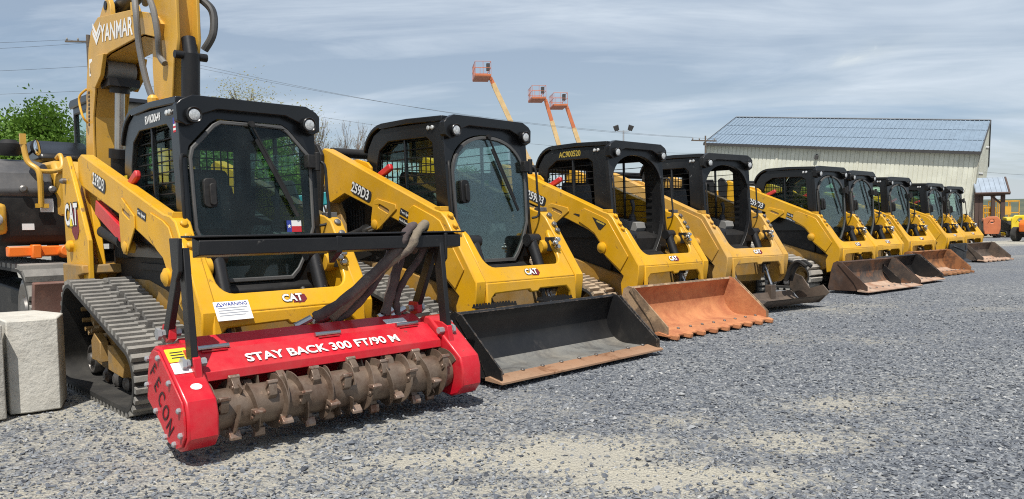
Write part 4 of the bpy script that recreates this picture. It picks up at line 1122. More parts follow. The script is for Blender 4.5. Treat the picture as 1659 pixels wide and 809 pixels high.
# ------------------------------------------------------------------ poles, wires
def utility_pole(loc, h, lab, arm_ang, r0=.16):
    o = empty('utility_pole', loc, arm_ang); tag(o, lab, 'utility pole')
    MB().tube([(0, 0, 0), (0, 0, h)], [r0, r0 * .7], 10).build('pole', POLE, o)
    a = MB(); a.box(-1.25, 1.0, -.05, .05, h - .43, h - .34); a.build('crossarm', POLE, o)
    for x in (-1.15, -.55, .85):
        i = MB(); i.lathe([(0, .03), (.05, .06), (.12, .05), (.16, .02)], (x, 0, h - .33), (0, 0, 1), 8); i.build('insulator', GREYPL, o)
    return o
utility_pole((-24.3, 45, -1), 13.6, 'tall bare utility pole with one crossarm behind the excavator boom', R(8))
utility_pole((15.2, 60, -1), 9.0, 'short utility pole beside the left end of the warehouse', R(20), .085)
def wire(a, b, sag, lab, grp=None):
    pts = []
    for i in range(41):
        t = i / 40; p = Vector(a).lerp(Vector(b), t); p.z -= sag * 4 * t * (1 - t); pts.append(p)
    o = MB().tube(pts, .008, 5).build('power_line', HOSE); tag(o, lab, 'power line', 'overhead power lines')
wire((-25.4, 45, 12.35), (14.2, 60, 7.9), .9, 'overhead wire, highest of those crossing behind the boom')
wire((-23.5, 45, 12.2), (16.2, 60, 7.75), 1.1, 'overhead wire just under the highest one behind the boom')
wire((-24.3, 44.9, 10.4), (15.2, 59.9, 6.6), 1.0, 'lowest overhead wire running behind the boom to the right')
wire((-25.4, 45, 12.35), (-62, 36, 12.2), .9, 'top overhead wire leaving the tall pole to the left')
wire((-23.5, 45, 12.2), (-60, 36, 11.4), 1.0, 'second overhead wire leaving the tall pole to the left')
wire((-24.3, 44.9, 10.8), (-60, 36, 10.2), .8, 'third overhead wire leaving the tall pole to the left')
wire((-24.3, 44.9, 9.4), (-60, 36, 8.9), .6, 'bottom overhead wire leaving the tall pole to the left')
wire((33.6, 58.0, 4.95), (62, 60, 4.2), .5, 'black service wire running right from the warehouse gable')

def light_pole():
    o = empty('light_pole', (8.83, 60, 0)); tag(o, 'slim yard light pole with two floodlights left of the warehouse', 'light pole')
    MB().tube([(0, 0, 0), (0, 0, 8.5)], [.09, .06], 8).build('pole', GALV, o)
    MB().bar((-.42, 0, 8.45), (.42, 0, 8.45), .06, .06).build('crossarm', GALV, o)
    for s in (-1, 1):
        h = MB(); h.slab([(-.16, -.2), (.16, -.2), (.2, .22), (-.2, .22)], (s * .55, 0, 8.68), (1, 0, s * -.35), (s * .3, -.25, .9), -.08, .08); h.cyl((s * .42, 0, 8.45), (s * .52, 0, 8.6), .04, 8)
        h.build('floodlight', BRONZE, o, .02)
light_pole()

# ------------------------------------------------------------------ trees
def leaf_mat(name, c1, c2):
    m = bpy.data.materials.new(name); m.use_nodes = True; nt = m.node_tree; p = nt.nodes['Principled BSDF']
    a = nt.nodes.new('ShaderNodeAttribute'); a.attribute_name = 'tone'; mx = nt.nodes.new('ShaderNodeMix'); mx.data_type = 'RGBA'
    mx.inputs['A'].default_value = (*c1, 1); mx.inputs['B'].default_value = (*c2, 1)
    nt.links.new(a.outputs['Fac'], mx.inputs['Factor']); nt.links.new(mx.outputs['Result'], p.inputs['Base Color'])
    p.inputs['Roughness'].default_value = .6; p.inputs['Specular IOR Level'].default_value = .3
    o = nt.nodes['Material Output']; tr = nt.nodes.new('ShaderNodeBsdfTranslucent'); nt.links.new(mx.outputs['Result'], tr.inputs[0])
    ms = nt.nodes.new('ShaderNodeMixShader'); ms.inputs[0].default_value = .3
    nt.links.new(p.outputs[0], ms.inputs[1]); nt.links.new(tr.outputs[0], ms.inputs[2]); nt.links.new(ms.outputs[0], o.inputs[0])
    return m
LEAF = leaf_mat('spring_leaf', (.07, .15, .018), (.17, .29, .04))
LEAF2 = leaf_mat('dark_spring_leaf', (.045, .10, .018), (.105, .19, .03))
LEAF3 = leaf_mat('olive_bud', (.16, .16, .07), (.24, .23, .10))
def limbs(r, mb, p, d, ln, rad, depth, tips, spread=.6, up=.15):
    q = Vector(p); pts = [q.copy()]
    for k in range(3):
        d = (d + Vector((r.uniform(-1, 1), r.uniform(-1, 1), r.uniform(-.3, .8))) * .16).normalized(); q = q + d * ln / 3; pts.append(q.copy())
    mb.tube(pts, [rad, rad * .88, rad * .76, rad * .62], 6 if rad > .03 else 4, caps=False)
    tips.append((q.copy(), depth))
    if depth == 0: return
    for k in range(r.choice((2, 3, 3)) if depth > 1 else 3):
        nd = (d + Vector((r.uniform(-1, 1), r.uniform(-1, 1), r.uniform(-.4, .9) + up)) * spread).normalized()
        limbs(r, mb, pts[r.choice((2, 3, 3))], nd, ln * r.uniform(.62, .85), rad * .6, depth - 1, tips, spread, up)
def tree(name, loc, h, w, leaf, lab, seed, grp, nleaf=5200, lsz=.10):
    r = random.Random(seed); o = empty(name, loc, r.uniform(0, 6)); tag(o, lab, 'tree', grp)
    mb = MB(); tips = []
    mb.tube([(0, 0, -.5), (0.05, 0, h * .15), (0, .06, h * .32)], [h * .030, h * .024, h * .019], 9)
    for k in range(7):
        a = k * 2.4 + r.uniform(-.3, .3); zz = h * r.uniform(.20, .34)
        limbs(r, mb, (0, 0, zz), Vector((math.cos(a), math.sin(a), r.uniform(.5, 1.6))).normalized(), h * .20, h * .011, 3, tips)
    limbs(r, mb, (0, .06, h * .32), Vector((0, 0, 1)), h * .24, h * .016, 3, tips)
    mb.build('trunk', BARK, o)
    ends = [t for t, d in tips if d <= 2]
    vs = []; fs = []; tone = []
    cl = []; nleaf *= 4
    for e in ends:
        s = Vector((e.x * w / h * 1.5, e.y * w / h * 1.5, e.z)); cl.append((e, r.uniform(.6, 1.1) * h * .118, min(1, max(0, r.gauss(.5, .25)))))
    for k in range(nleaf):
        c, rad, tn = cl[r.randrange(len(cl))]
        v = Vector((r.gauss(0, 1), r.gauss(0, 1), r.gauss(0, .8))) * rad * .62
        p = c + v; s = lsz * r.uniform(.6, 1.35)
        u = Vector((r.uniform(-1, 1), r.uniform(-1, 1), r.uniform(-1, 1))).normalized(); q = u.orthogonal().normalized() * s * .55; u = u * s
        b = len(vs); vs += [p - u, p + q, p + u, p - q]; fs.append((b, b + 1, b + 2, b + 3)); tone += [min(1, max(0, tn + r.uniform(-.25, .25)))] * 4
    me = bpy.data.meshes.new('crown'); me.from_pydata([tuple(v) for v in vs], [], fs)
    me.attributes.new('tone', 'FLOAT', 'POINT').data.foreach_set('value', tone); me.materials.append(leaf)
    c = bpy.data.objects.new('crown', me); COL.objects.link(c); c.parent = o
    return o
def bare_tree(loc, h, lab, seed, grp, buds=500):
    r = random.Random(seed); o = empty('bare_tree', loc); tag(o, lab, 'tree', grp)
    mb = MB(); tips = []
    mb.tube([(0, 0, -.5), (0, .05, h * .25)], [h * .022, h * .017], 8)
    for k in range(9):
        a = k * 2.4; limbs(r, mb, (0, .02, h * r.uniform(.15, .27)), Vector((math.cos(a), math.sin(a), r.uniform(.7, 2.2))).normalized(), h * .19, h * .008, 5, tips, .5, .25)
    mb.build('trunk', TWIG, o)
    vs = []; fs = []; tone = []
    for k in range(buds):
        c = r.choice(tips)[0] + Vector((r.gauss(0, .2), r.gauss(0, .2), r.gauss(0, .2))); b = len(vs); s = .05
        vs += [c + Vector((r.uniform(-s, s), r.uniform(-s, s), r.uniform(-s, s))) for _ in range(3)]; fs.append((b, b + 1, b + 2)); tone += [r.random()] * 3
    me = bpy.data.meshes.new('crown'); me.from_pydata([tuple(v) for v in vs], [], fs)
    me.attributes.new('tone', 'FLOAT', 'POINT').data.foreach_set('value', tone); me.materials.append(LEAF3)
    c = bpy.data.objects.new('crown', me); COL.objects.link(c); c.parent = o
    return o
GT = 'trees beyond the yard'
tree('leafy_tree', (-24.0, 40, 0), 7.7, 5, LEAF, 'bright green tree, tallest of those left of the excavator boom', 5, GT, 7000)
tree('leafy_tree', (-27.9, 41, 0), 8.0, 5, LEAF, 'bright green tree cut by the left edge of the photo', 8, GT, 6000)
tree('leafy_tree', (-27.4, 46, 0), 8.0, 5, LEAF2, 'darker green tree standing behind the two bright ones', 12, GT, 6000)
tree('leafy_tree', (-19.0, 47, 0), 7.2, 5, LEAF2, 'dark green tree seen through the excavator cab glass', 15, GT, 6000)
tree('leafy_tree', (-15.3, 48, 0), 7.6, 5, LEAF, 'green tree seen through the door glass of the mulcher loader', 17, GT, 6000)
tree('leafy_tree', (-19.9, 62, 0), 13.2, 5, LEAF3, 'pale budding tree whose top shows just above the mulcher loader cab', 21, GT, 4000)
tree('leafy_tree', (-25.9, 39.0, 0), 7.3, 5, LEAF, 'rounded green tree, lower one beside the tall green tree at left', 44, GT, 7000)
tree('leafy_tree', (-22.4, 43, 0), 6.8, 5, LEAF2, 'dark green tree just left of the excavator cab', 47, GT, 7000)
bare_tree((-10.4, 45, 0), 9.3, 'bare branched tree between the first two loader cabs', 4, GT)
bare_tree((-12.0, 50, 0), 8.4, 'smaller bare tree left of the other bare one', 9, GT, 700)
tree('leafy_tree', (-4.5, 70, 0), 7.0, 5, LEAF2, 'distant green tree behind the second loader cab', 31, GT, 5000)
tree('leafy_tree', (2.0, 82, 0), 7.0, 5, LEAF2, 'distant green tree behind the tilted boom lifts', 33, GT, 5000)

# ------------------------------------------------------------------ boom lifts
def boom_lift(loc, rz, tip, ang_lab, red_from, mast, bsk):
    """self-propelled boom lift: wheeled chassis, turntable, telescopic boom up to a railed basket. tip in the machine's own frame"""
    o = empty('boom_lift', loc, rz); tag(o, ang_lab, 'boom lift', 'boom lifts raised behind the loaders')
    c = MB(); c.prism([(-1.6, .45), (1.6, .45), (1.7, .7), (1.5, .95), (-1.5, .95), (-1.7, .7)], 'y', -.7, .7); c.build('chassis', BRONZE, o, .03)
    for x in (-1.25, 1.25):
        for s in (-1, 1):
            w = MB(); w.slot(0).lathe([(-.16, .36), (-.13, .46), (.13, .46), (.16, .36), (.14, .28)], (x, s * .95, .46), (0, s, 0), 20)
            w.slot(1).lathe([(.10, .28), (.13, .26), (.11, .12), (.16, .10)], (x, s * .95, .46), (0, s, 0), 14); w.build('wheel', [RUB, TAN], o)
    t = MB(); t.lathe([(0, .5), (.12, .5)], (0, 0, .95), (0, 0, 1), 20); t.prism([(-1.5, 1.08), (.5, 1.08), (.6, 1.4), (.2, 1.75), (-1.3, 1.75), (-1.6, 1.5)], 'y', -.62, -.15); t.prism([(-1.5, 1.08), (.5, 1.08), (.6, 1.4), (.2, 1.75), (-1.3, 1.75), (-1.6, 1.5)], 'y', .15, .62)
    t.build('turntable', mast, o, .04)
    p0 = Vector((-.9, 0, 1.55)); p1 = Vector(tip); d = p1 - p0
    b = MB(); b.slot(0).bar(p0, p0 + d * .45, .42, .46); b.slot(0).bar(p0 + d * .44, p0 + d * red_from, .34, .38); b.slot(1).bar(p0 + d * (red_from - .01), p0 + d * .99, .28, .32)
    b.slot(2).cyl(p0 + Vector((.7, 0, -.25)), p0 + d * .30 + Vector((0, 0, -.1)), .07, 10)
    b.build('boom', [TAN, ORANGE, BLK_MAT], o, .012)
    j = MB(); j.bar(p1 - d.normalized() * .1, p1 + Vector((0, 0, .05)), .24, .26); j.slot(0).lathe([(-.16, .16), (.16, .16)], p1, (0, 1, 0), 14)
    j.bar(p1, p1 + Vector((bsk[0] * .45, bsk[1] * .45, .12)), .14, .16)
    j.build('basket_joint', ORANGE, o, .01)
    q = MB(); bc = p1 + Vector((bsk[0], bsk[1], .02)); hx, hy = .62, 1.2
    k = o.matrix_basis
    ang = math.atan2(bsk[1], bsk[0]); U = Vector((math.cos(ang), math.sin(ang), 0)); V = Vector((-math.sin(ang), math.cos(ang), 0))
    P = lambda a, b_, z: bc + U * a + V * b_ + Vector((0, 0, z))
    q.slot(0).slab([(-hx, -hy), (hx, -hy), (hx, hy), (-hx, hy)], bc, U, V, -.05, .02)
    for z in (.16,): 
        for a, b_ in (((-hx, -hy), (hx, -hy)), ((hx, -hy), (hx, hy)), ((hx, hy), (-hx, hy)), ((-hx, hy), (-hx, -hy))): q.bar(P(*a, .06), P(*b_, .06), .02, .12)
    for z in (.62, 1.10):
        q.tube([P(-hx, -hy, z), P(hx, -hy, z), P(hx, hy, z), P(-hx, hy, z)], .020, 6, closed=True)
    for a, b_ in ((-hx, -hy), (hx, -hy), (hx, hy), (-hx, hy), (0, -hy), (0, hy), (hx, 0), (-hx, 0), (hx, .46), (hx, -.46)): q.tube([P(a, b_, 0), P(a, b_, 1.10)], .018, 6)
    q.slot(1).slab([(-.13, -.18), (.13, -.18), (.13, .18), (-.13, .18)], P(-hx + .1, 0, .62), U, V, 0, .55)
    q.slot(0).slab([(-.16, -.13), (.16, -.13), (.16, .13), (-.16, .13)], P(hx + .02, -.2, .42), V, (0, 0, 1), 0, .02)
    q.build('basket', [ORANGE, BRONZE], o)
    return o
boom_lift((2.81, 62, 0), R(180), (4.27, 0, 13.0), 'boom lift with the highest orange basket and an all cream boom, leftmost of three', .965, TAN, (.72, .10))
boom_lift((5.52, 70, 0), R(180), (2.24, 0, 12.52), 'boom lift with orange upper boom and darker red basket, middle of three', .83, TAN, (.78, .10))
boom_lift((7.77, 70.5, 0), R(180), (2.54, 0, 11.94), 'boom lift with orange upper boom and pale dusty basket, rightmost of three', .82, TAN, (.78, .10))

# machines parked behind the row, seen through the cab glass
def telehandler(loc, rz, body, lab):
    o = empty('telehandler', loc, rz); tag(o, lab, 'telehandler')
    c = MB(); c.prism([(-2.4, .6), (2.0, .55), (2.2, .9), (1.6, 1.2), (-1.0, 1.25), (-2.3, 1.5), (-2.5, 1.1)], 'y', -.75, .75); c.build('body', body, o, .05)
    for x in (-1.5, 1.4):
        for s in (-1, 1):
            w = MB(); w.slot(0).lathe([(-.2, .45), (-.16, .6), (.16, .6), (.2, .45), (.17, .34)], (x, s * 1.0, .6), (0, s, 0), 22); w.slot(1).lathe([(.12, .34), (.15, .30), (.12, .12), (.18, .1)], (x, s * 1.0, .6), (0, s, 0), 16); w.build('wheel', [RUB, body], o)
    b = MB(); b.bar((-2.0, -.1, 2.1), (2.6, -.1, 1.5), .3, .36); b.bar((2.4, -.1, 1.52), (3.0, -.1, .9), .22, .26); b.build('boom', body, o, .03)
    k = MB(); k.prism([(-.9, 1.1), (.7, 1.1), (.85, 1.6), (.55, 2.45), (-.75, 2.5), (-.95, 1.8)], 'y', .2, .9, [[(-.7, 1.6), (.6, 1.6), (.4, 2.3), (-.6, 2.35)]]); k.build('cab', BLK_MAT, o, .02)
    g = MB(); g.prism([(-.7, 1.6), (.6, 1.6), (.4, 2.3), (-.6, 2.35)], 'y', .54, .56); g.build('cab_glass', GLASS, o)
    return o
telehandler((-1.2, 19.5, 0), R(200), GREEN, 'lime green telehandler parked behind the second loader')
telehandler((-6.8, 21.5, 0), R(190), TEAL, 'teal telehandler parked behind the mulcher loader')
telehandler((5.2, 24.0, 0), R(195), GOLD, 'amber telehandler parked behind the open cab loaders')

# ------------------------------------------------------------------ far right machines
def mini_loader(loc, rz, paint, lab, sc=1.0):
    o = empty('mini_skid_steer', loc, rz, sc); tag(o, lab, 'mini loader')
    for s in (-1, 1):
        mb = MB(); belt(mb, [(-.55, .22, .22), (.5, .2, .2)], s * .48 - .12, s * .48 + .12, 26, .02, 'bar'); mb.build('track', [RUB, RUB], o)
        f = MB(); f.prism([(-.5, .12), (.45, .1), (.5, .3), (-.45, .34)], 'y', s * .48 - .135, s * .48 + .135); f.build('track_frame', paint, o, .02)
    b = MB(); b.prism([(-.8, .3), (.5, .3), (.55, .75), (.1, 1.05), (-.7, 1.1), (-.85, .8)], 'y', -.34, .34); b.build('body', BLK_MAT, o, .04)
    a = MB()
    for s in (-1, 1): a.bar((-.7, s * .42, 1.15), (.85, s * .42, .72), .07, .14); a.bar((.8, s * .42, .76), (1.0, s * .42, .3), .07, .12)
    a.build('lift_arm', BLK_MAT, o, .01)
    p = MB(); p.prism([(-.42, .25), (.42, .25), (.5, .6), (.5, 1.2), (.3, 1.42), (-.3, 1.42), (-.5, 1.2), (-.5, .6)], 'x', 1.0, 1.12, [arc(0, 1.1, .13, .13, 0, 330, 10)]); p.build('front_plate', paint, o, .04)
    h = MB(); h.prism([(-.75, 1.1), (.0, 1.05), (-.05, 1.25), (-.6, 1.32)], 'y', -.3, .3); h.build('hood', paint, o, .03)
    return o
mini_loader((32.35, 49.5, 0), R(-100), YBRIGHT, 'small bright yellow tracked mini loader right of the porch post')
mini_loader((30.85, 49.5, 0), R(-112), ORANGE, 'small orange tracked mini loader under the porch roof', .95)
def lift_table(loc, rz, lab, h=1.9):
    o = empty('scissor_lift', loc, rz); tag(o, lab, 'scissor lift', 'amber scissor lifts by the porch')
    c = MB(); c.box(-.9, .9, -.4, .4, .18, .6)
    c.build('chassis', GOLD, o, .03)
    for x in (-.65, .65):
        for s in (-1, 1): MB().lathe([(-.07, .2), (.07, .2), (.09, .1)], (x, s * .42, .2), (0, s, 0), 14).build('wheel', RUB, o)
    s_ = MB()
    for k in range(4):
        z = .65 + k * .13
        s_.bar((-.8, -.3, z), (.8, -.3, z + .12), .05, .08); s_.bar((-.8, .3, z + .12), (.8, .3, z), .05, .08)
    s_.build('scissor_stack', GOLD, o)
    p = MB(); p.box(-.95, .95, -.42, .42, 1.18, 1.3)
    for x in (-.93, 0, .93):
        for y in (-.4, .4): p.box(x - .025, x + .025, y - .025, y + .025, 1.3, 1.3 + h - .9)
    for z in (1.6, 1.25 + h - .9):
        for y in (-.4, .4): p.box(-.95, .95, y - .025, y + .025, z, z + .09)
        for x in (-.93, .93): p.box(x - .025, x + .025, -.4, .4, z, z + .09)
    p.box(-.4, .2, -.445, -.42, 1.5, 2.1)
    p.build('platform', GOLD, o)
lift_table((36.3, 56.5, 0), R(12), 'amber scissor lift right of the porch post', 2.1)
lift_table((34.6, 57.6, 0), R(12), 'amber scissor lift partly hidden behind the porch post', 1.8)
lift_table((33.9, 55.0, 0), R(80), 'amber scissor lift standing against the warehouse corner', 1.6)
def tractor():
    o = empty('compact_tractor', (27.75, 40.2, 0), R(-150)); tag(o, 'orange compact tractor with black roll bar at the right edge', 'tractor')
    b = MB(); b.prism([(.1, .5), (1.5, .5), (1.55, .9), (1.4, 1.12), (.2, 1.2)], 'y', -.3, .3); b.build('hood', ORANGE2, o, .06)
    c = MB(); c.box(-1.0, 1.4, -.25, .25, .4, .6); c.build('frame', BLK_MAT, o)
    for x, r_ in ((-.7, .55), (1.1, .38)):
        for s in (-1, 1):
            w = MB(); w.slot(0).lathe([(-.14, r_ * .7), (-.12, r_), (.12, r_), (.14, r_ * .7), (.1, r_ * .6)], (x, s * .6, r_), (0, s, 0), 20); w.slot(1).lathe([(.07, r_ * .6), (.1, r_ * .5), (.06, .08)], (x, s * .6, r_), (0, s, 0), 14); w.build('wheel', [RUB, ORANGE2], o)
    s_ = MB(); s_.prism([(-.75, .8), (-.3, .8), (-.28, .9), (-.65, .95), (-.72, 1.35), (-.8, 1.35)], 'y', -.24, .24); s_.build('seat', SEAT, o, .04)
    r_ = MB(); r_.tube(spline([(-.95, -.55, .6), (-.95, -.55, 2.5), (-.95, -.42, 2.78), (-.95, .42, 2.78), (-.95, .55, 2.5), (-.95, .55, .6)], 6), .09, 10); r_.build('roll_bar', BLK_MAT, o)
tractor()

# ------------------------------------------------------------------ concrete blocks
def conc_block(name, poly, h, lab):
    m = MB(); m.prism(poly, 'z', 0.01, h)
    o = m.build(name, CONC, None, .008, seg=2); tag(o, lab, 'concrete block', 'concrete blocks at the left edge'); return o
conc_block('concrete_block', [(-3.215, 4.82), (-3.12, 4.862), (-2.985, 4.985), (-3.13, 5.30), (-3.46, 5.52), (-3.85, 5.25), (-3.60, 5.02), (-3.36, 4.98)], .61, 'pale concrete block with a chamfered edge beside the front track')
conc_block('concrete_block', [(-3.195, 4.66), (-3.17, 4.72), (-3.255, 4.83), (-3.63, 5.0), (-3.98, 4.70), (-3.50, 4.40)], .60, 'pale concrete block cut off by the left edge of the photo')

# ------------------------------------------------------------------ excavator
def excavator():
    o = empty('excavator', (-4.6, 8.7, 0), R(-46)); tag(o, 'yellow tracked excavator with raised boom left of the mulcher loader', 'excavator')
    for s in (-1, 1):
        mb = MB(); y = s * .88
        belt(mb, [(-1.05, .46, .44), (1.15, .45, .43)], y - .23, y + .23, 34, .045, 'bar')
        tr = mb.build('track', [RUB, TREAD], o, ang=40)
        f = MB(); f.prism([(-1.0, .2), (1.1, .2), (1.1, .62), (-1.0, .68)], 'y', y - .16, y + .16); f.build('track_frame', BLK_MAT, tr, .02)
        for x in (-1.05, 1.15): MB().lathe([(-.17, .3), (.17, .3), (.19, .24), (.16, .12), (.2, .1)], (x, y, .455), (0, s, 0), 24).build('idler', DSTEEL, tr)
        for k in range(5): MB().lathe([(-.2, .06), (-.19, .09), (.19, .09), (.2, .06)], (-.65 + k * .36, y, .17), (0, s, 0), 12).build('roller', DSTEEL, tr)
    u = MB(); u.box(-.9, .95, -.6, .6, .35, .75); u.lathe([(0, .55), (.22, .55)], (0, 0, .75), (0, 0, 1), 28); u.build('undercarriage', BLK_MAT, o, .03)
    bl = MB()
    bl.prism([(1.86, .10), (1.93, .06), (2.0, .10), (1.95, .30), (1.94, .55), (1.99, .74), (1.92, .75), (1.87, .55)], 'y', -1.16, 1.1)
    bl.build('dozer_blade', mat('rusty_blade', (.14, .07, .055), .7, .1, alt=(.22, .10, .07), alt_scale=3, alt_lo=.45, alt_hi=.65, dust=(.30, .24, .2), dust_amt=.4, bump=.12), o, .01)
    a = MB()
    for s in (-1, 1): a.bar((.6, s * .45, .5), (1.88, s * .45, .38), .14, .16)
    a.build('blade_arm', BLK_MAT, o, .02)
    # orange swing fittings under the deck
    sf = MB(); sf.box(.98, 1.10, -1.16, -.55, .95, 1.045); sf.cyl((1.08, -.70, .98), (1.22, -.70, 1.0), .06, 12); sf.box(1.05, 1.16, -.98, -.90, .93, 1.06); sf.build('deck_guard', ORANGE2, o, .012)
    # upper body
    b = MB()
    b.prism([(-1.3, 1.05), (.95, 1.05), (1.0, 1.15), (1.0, 1.55), (.75, 1.60), (-1.3, 1.60)], 'y', -1.24, 1.0)
    b.build('deck', BLK_MAT, o, .05)
    cw = MB()
    cw.prism([(-.5, 1.50), (.98, 1.50), (1.03, 1.56), (.97, 1.74), (.80, 1.85), (.40, 1.91), (-.5, 1.92)], 'y', -1.26, -.74)
    cw.build('side_cowl', mat('black_grey_plastic', (.06, .061, .065), .55, dust=(.22, .21, .2), dust_amt=.5, bump=.06), o, .07, seg=4)
    yb = MB(); yb.prism([(-1.4, 1.2), (.90, 1.2), (1.012, 1.35), (1.012, 1.74), (.88, 1.88), (-1.4, 1.92)], 'y', -.725, -.30); yb.box(.70, 1.04, -1.34, -1.14, 1.16, 1.45)
    yb.build('body_panel', Y_EXC, o, .04)
    lm = MB(); lm.lathe([(0, .06), (.02, .06), (.03, .04)], (1.04, -1.24, 1.30), (1, 0, 0), 14); lm.build('work_lamp', LENS, o)
    for y in (-1.0, -.76):
        kn = MB(); kn.lathe([(0, .035), (.03, .035), (.04, .02)], (1.02, y, 1.585), (1, 0, .1), 12); kn.build('latch_knob', DSTEEL, o)
    for bx in ((-.86, -.75, 1.37, 1.50), (-1.02, -.92, 1.20, 1.26)):
        kn = MB(); kn.box(1.0, 1.006, *bx); kn.build('paper_sticker', WHITE, o)
    # yellow hand rail and round mirror
    r = MB(); r.tube(spline([(1.04, -.86, 1.42), (1.07, -.865, 1.66), (1.06, -.88, 1.77), (1.0, -.95, 1.86), (.98, -.975, 2.09)], 6), .026, 10)
    r.tube(spline([(1.06, -.88, 1.76), (1.04, -.76, 1.76), (1.0, -.66, 1.80), (.9, -.64, 1.93), (.8, -.65, 1.91)], 6), .022, 10); r.box(.97, 1.01, -1.0, -.95, 2.01, 2.11); r.box(1.03, 1.06, -.91, -.80, 1.41, 1.45)
    r.build('hand_rail', Y_EXC, o, 0)
    m = MB(); m.slot(0).lathe([(-.03, .04), (.0, .075), (.015, .08)], (.93, -.86, 1.99), (.55, .75, 0.05), 22); m.slot(1).lathe([(.016, .074), (.018, .07)], (.93, -.86, 1.99), (.55, .75, 0.05), 22)
    m.slot(0).cyl((.92, -.88, 1.96), (.99, -.95, 1.90), .012, 8); m.build('mirror', [BLK_MAT, MIRROR], o)
    ec = MB(); ec.prism([(-.62, 1.94), (-.02, 1.94), (-.02, 2.02), (-.40, 2.20), (-.62, 2.20)], 'y', -.62, -.05); ec.build('engine_cover', BLK, o, .04)
    ex = MB(); ex.lathe([(-.02, .08), (.03, .105), (.09, .105), (.13, .06)], (.55, -1.0, 1.96), (0, 0, 1), 20); ex.build('air_intake', BLK_MAT, o)
    # cab
    c = MB()
    c.prism([(-1.12, 1.55), (-.22, 1.55), (-.16, 1.9), (-.30, 2.62), (-.42, 2.70), (-1.07, 2.70)], 'y', 0, .06, [[(-1.03, 1.75), (-.30, 1.75), (-.27, 1.95), (-.40, 2.60), (-1.03, 2.60)]])
    c.prism([(-1.12, 1.2), (-.22, 1.2), (-.16, 1.9), (-.30, 2.62), (-.42, 2.70), (-1.07, 2.70)], 'y', 1.08, 1.14, [[(-1.03, 1.75), (-.30, 1.75), (-.27, 1.95), (-.40, 2.60), (-1.03, 2.60)]])
    c.prism([(-1.12, 2.68), (-.40, 2.68), (-.30, 2.71), (-.36, 2.77), (-1.07, 2.78), (-1.14, 2.74)], 'y', -.03, 1.17)
    c.bar((-.17, .03, 1.9), (-.34, .03, 2.66), .07, .07); c.bar((-.17, 1.11, 1.9), (-.34, 1.11, 2.66), .07, .07)
    c.prism([(.06, 1.2), (1.08, 1.2), (1.08, 1.92), (.06, 1.92)], 'x', -.24, -.18)
    c.build('cab', BLK, o, .015)
    g = MB()
    g.slab([(.06, 1.92), (1.08, 1.92), (1.08, 2.64), (.06, 2.64)], (.205, 0, 0), (0, 1, 0), (-.212, 0, 1), 0, .006)
    g.prism([(-1.03, 1.75), (-.30, 1.75), (-.27, 1.95), (-.40, 2.60), (-1.03, 2.60)], 'y', .027, .033); g.prism([(-1.03, 1.75), (-.30, 1.75), (-.27, 1.95), (-.40, 2.60), (-1.03, 2.60)], 'y', 1.107, 1.113)
    g.build('cab_glass', GLASS_SIDE, o, smooth=False)
    w = MB(); w.bar((-.20, .55, 2.10), (-.31, .72, 2.56), .016, .012); w.bar((-.17, .46, 2.05), (-.29, .66, 2.52), .014, .012); w.build('wiper', BLK_MAT, o)
    st = MB(); st.box(-.95, -.5, .34, .84, 1.6, 1.75); st.box(-1.0, -.88, .36, .82, 1.7, 2.3); st.build('seat', SEAT, o, .05)
    # boom
    side = [(.12, 1.15), (.02, 1.9), (.09, 2.45), (.18, 2.82), (.30, 3.15), (.40, 3.29), (.52, 3.36), (.66, 3.40), (1.64, 3.27), (2.18, 3.13), (2.32, 3.03), (2.26, 2.90), (1.95, 2.985), (.98, 2.985), (.76, 2.96), (.60, 2.89), (.49, 2.74), (.34, 2.42), (.30, 1.9), (.34, 1.15)]
    b = MB()
    for s in (-1, 1): b.prism(side, 'y', min(s * .15, s * .175), max(s * .15, s * .175))
    # web plates follow the outline between the side plates
    sh = [(p[0] * .985 + .012, p[1] * .992 + .012) for p in side]
    for i in range(len(sh)):
        p, q = sh[i], sh[(i + 1) % len(sh)]
        b.add([(p[0], -.15, p[1]), (q[0], -.15, q[1]), (q[0], .15, q[1]), (p[0], .15, p[1])], [(0, 1, 2, 3)])
    for s in (-1, 1):
        y0, y1 = min(s * .10, s * .15), max(s * .10, s * .15)
        b.prism([(.60, 3.38), (1.0, 3.33), (.985, 3.47), (.94, 3.53), (.83, 3.54), (.72, 3.47)], 'y', y0, y1)
        b.prism([(.45, 2.95), (.50, 2.70), (.60, 2.68), (.80, 2.78), (.92, 2.98), (.70, 3.0)], 'y', min(s * .175, s * .215), max(s * .175, s * .215))
    bm = b.build('boom', Y_EXC, o, .006)
    t = MB(); U = Vector((.99, 0, -.105)); V = Vector((.105, 0, .99)); O = Vector((1.22, -.177, 3.155))
    t.text('YANMAR', .235, O, U, V, .022, .002, 1.0)
    for dz in (0, -.07):
        C0 = O - U * .62 + V * (.03 + dz)
        t.slab([(-.13, .06), (-.13, .105), (0, -.0), (.13, .105), (.13, .06), (0, -.055)], C0, U, V, .001, .003)
    t.build('boom_lettering', WHITE, bm)
    t = MB(); t.slot(0).slab([(-.05, -.09), (.05, -.09), (.05, .09), (-.05, .09)], (.36, -.177, 2.93), U, V, 0, .002); t.slot(1).slab([(-.03, -.06), (.03, -.06), (.03, -.0), (-.03, .0)], (.36, -.18, 2.93), U, V, 0, .001); t.build('boom_sticker', [WHITE, INK], bm)
    t = MB()
    for k in range(9): t.slab([(-.022, -.016), (.022, -.012), (.022, .016), (-.022, .012)], (.25 - .006 * k, -.177, 2.68 - .042 * k), U, V, 0, .002)
    t.build('vertical_lettering', INK, bm)
    # boom cylinder in front
    q = MB(); a0, a1 = Vector((.46, 0, 1.25)), Vector((.72, 0, 2.86)); 
